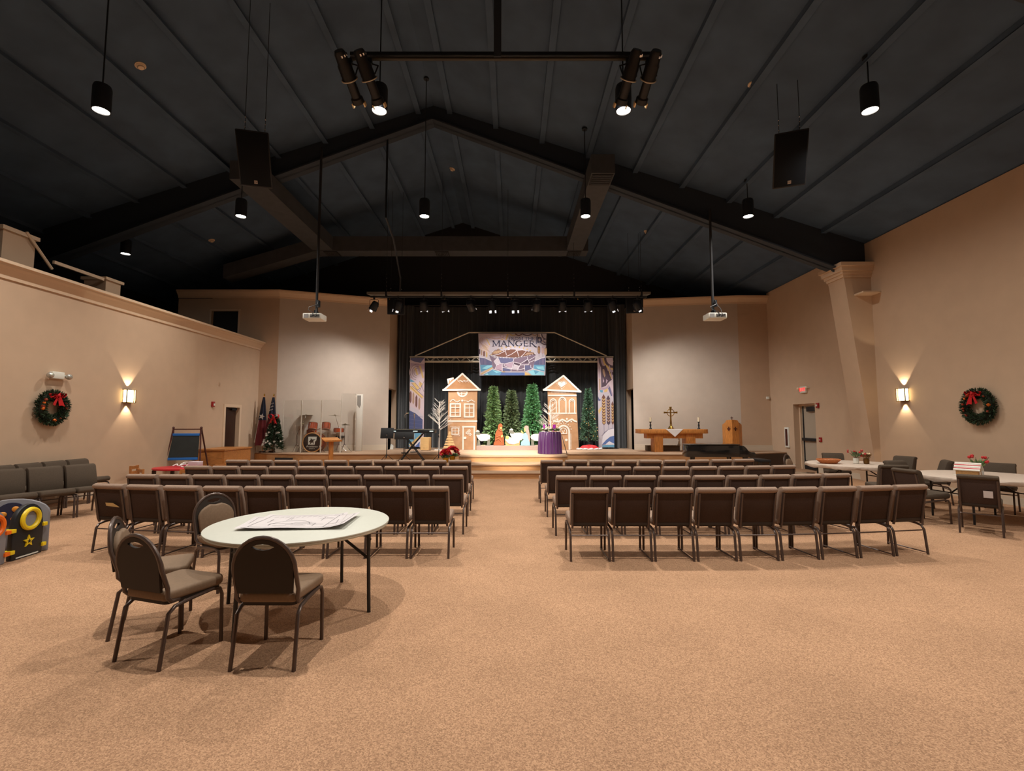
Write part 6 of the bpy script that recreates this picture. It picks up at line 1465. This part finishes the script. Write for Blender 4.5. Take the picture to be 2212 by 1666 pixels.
def kid_chair(label, x, y, rz):
    t = thing('kids_chair', label, 'chair', (x, y, 0), rz, "children's wooden chairs")
    for a in (-.14, .14):
        MB().box(a-.018, a+.018, .10, .14, 0, .30).build('leg', OAK, t); MB().box(a-.018, a+.018, -.14, -.10, 0, .60).build('leg', OAK, t)
    MB().box(-.17, .17, -.14, .16, .30, .325).build('seat', OAK, t, bevel=.006)
    for z in (.40, .52): MB().box(-.14, .14, -.13, -.11, z, z+.07).build('back_slat', OAK, t)
kid_chair('small oak play chair beside the red table, wall side, its back to the seats', PX(326, 10.8), 10.78, R(-35))
kid_chair('small oak play chair by the red table, partly behind its twin', PX(322, 11.7), 11.5, R(-80))
kid_chair('small oak play chair pushed under the red table from the seats', PX(420, 10.75), 10.72, R(5))
kid_chair('small oak play chair between red table and low counter', PX(472, 11.9), 11.9, R(80))

# play-yard panels
def panel(label, a, b, m, ringm, starm, holes, arch):
    L = math.hypot(b[0]-a[0], b[1]-a[1]); t = thing('play_panel', label, 'play panel', (a[0], a[1], 0), math.atan2(b[1]-a[1], b[0]-a[0]), 'play-yard panels')
    top = [(L*.5+L*.42*cos(R(k)), .44+.20*sin(R(k))) for k in range(0, 181, 15)]
    MB().ext([(.02, 0), (L-.02, 0), (L-.02, .36)] + top + [(.02, .36)], -.03, .03).build('board', m, t, bevel=.012)
    MB().tube([(L*.5+.115*cos(2*pi*k/24), -.045, .46+.115*sin(2*pi*k/24)) for k in range(24)], .026, 8, True).build('ring', ringm, t, True)
    MB().cyl((L*.5, -.034, .46), (L*.5, -.031, .46), .09, n=20).build('ring_window', GREYP, t)
    MB().ext(star_pts(L*.5, .19, .075), -.045, -.03).build('star', starm, t); MB().ext(star_pts(L*.5, .19, .03), -.047, -.045).build('star_centre', m, t)
    for x in (-.0, L-.03):
        for z in (.08, .33): MB().box(x-.012, x+.045, -.05, .045, z, z+.045).build('hinge', ringm, t, bevel=.005)
    MB().box(.08, L-.08, -.034, .034, .015, .03).build('foot_slot', WHITE, t)
pa, pb, pc = (-5.94, 5.74), (-5.99, 6.20), (-5.90, 5.30)
panel('black plastic play-yard panel with yellow ring and star', pa, pb, PLAST_B, YELLOW, YELLOW, 0, 0)
panel('grey plastic play-yard panel with orange ring and star', pc, (-5.93, 5.70), GREYP, ORANGE, ORANGE, 0, 0)
t = thing('activity_panel', 'grey arched play-yard panel with dark activity wheel behind others', 'play panel', (-6.62, 5.80, 0), R(38))
MB().ext([(0, 0), (.80, 0), (.80, .48)] + [(.45+.35*cos(R(k)), .48+.20*sin(R(k))) for k in range(0, 181, 15)] + [(0, .48)], -.03, .03).build('board', GREYP, t, bevel=.012)
MB().cyl((.45, -.05, .50), (.45, -.03, .50), .14, n=24).build('wheel', mat('dark_blue_plastic', (44, 48, 74), .4), t, True)
for k in range(3): MB().ball((.45+.07*cos(k*2.1+1), -.06, .50+.07*sin(k*2.1+1)), .035, 8, 6, (1, .4, 1)).build('knob', mat('amber_plastic', (230, 150, 50), .4), t, True)
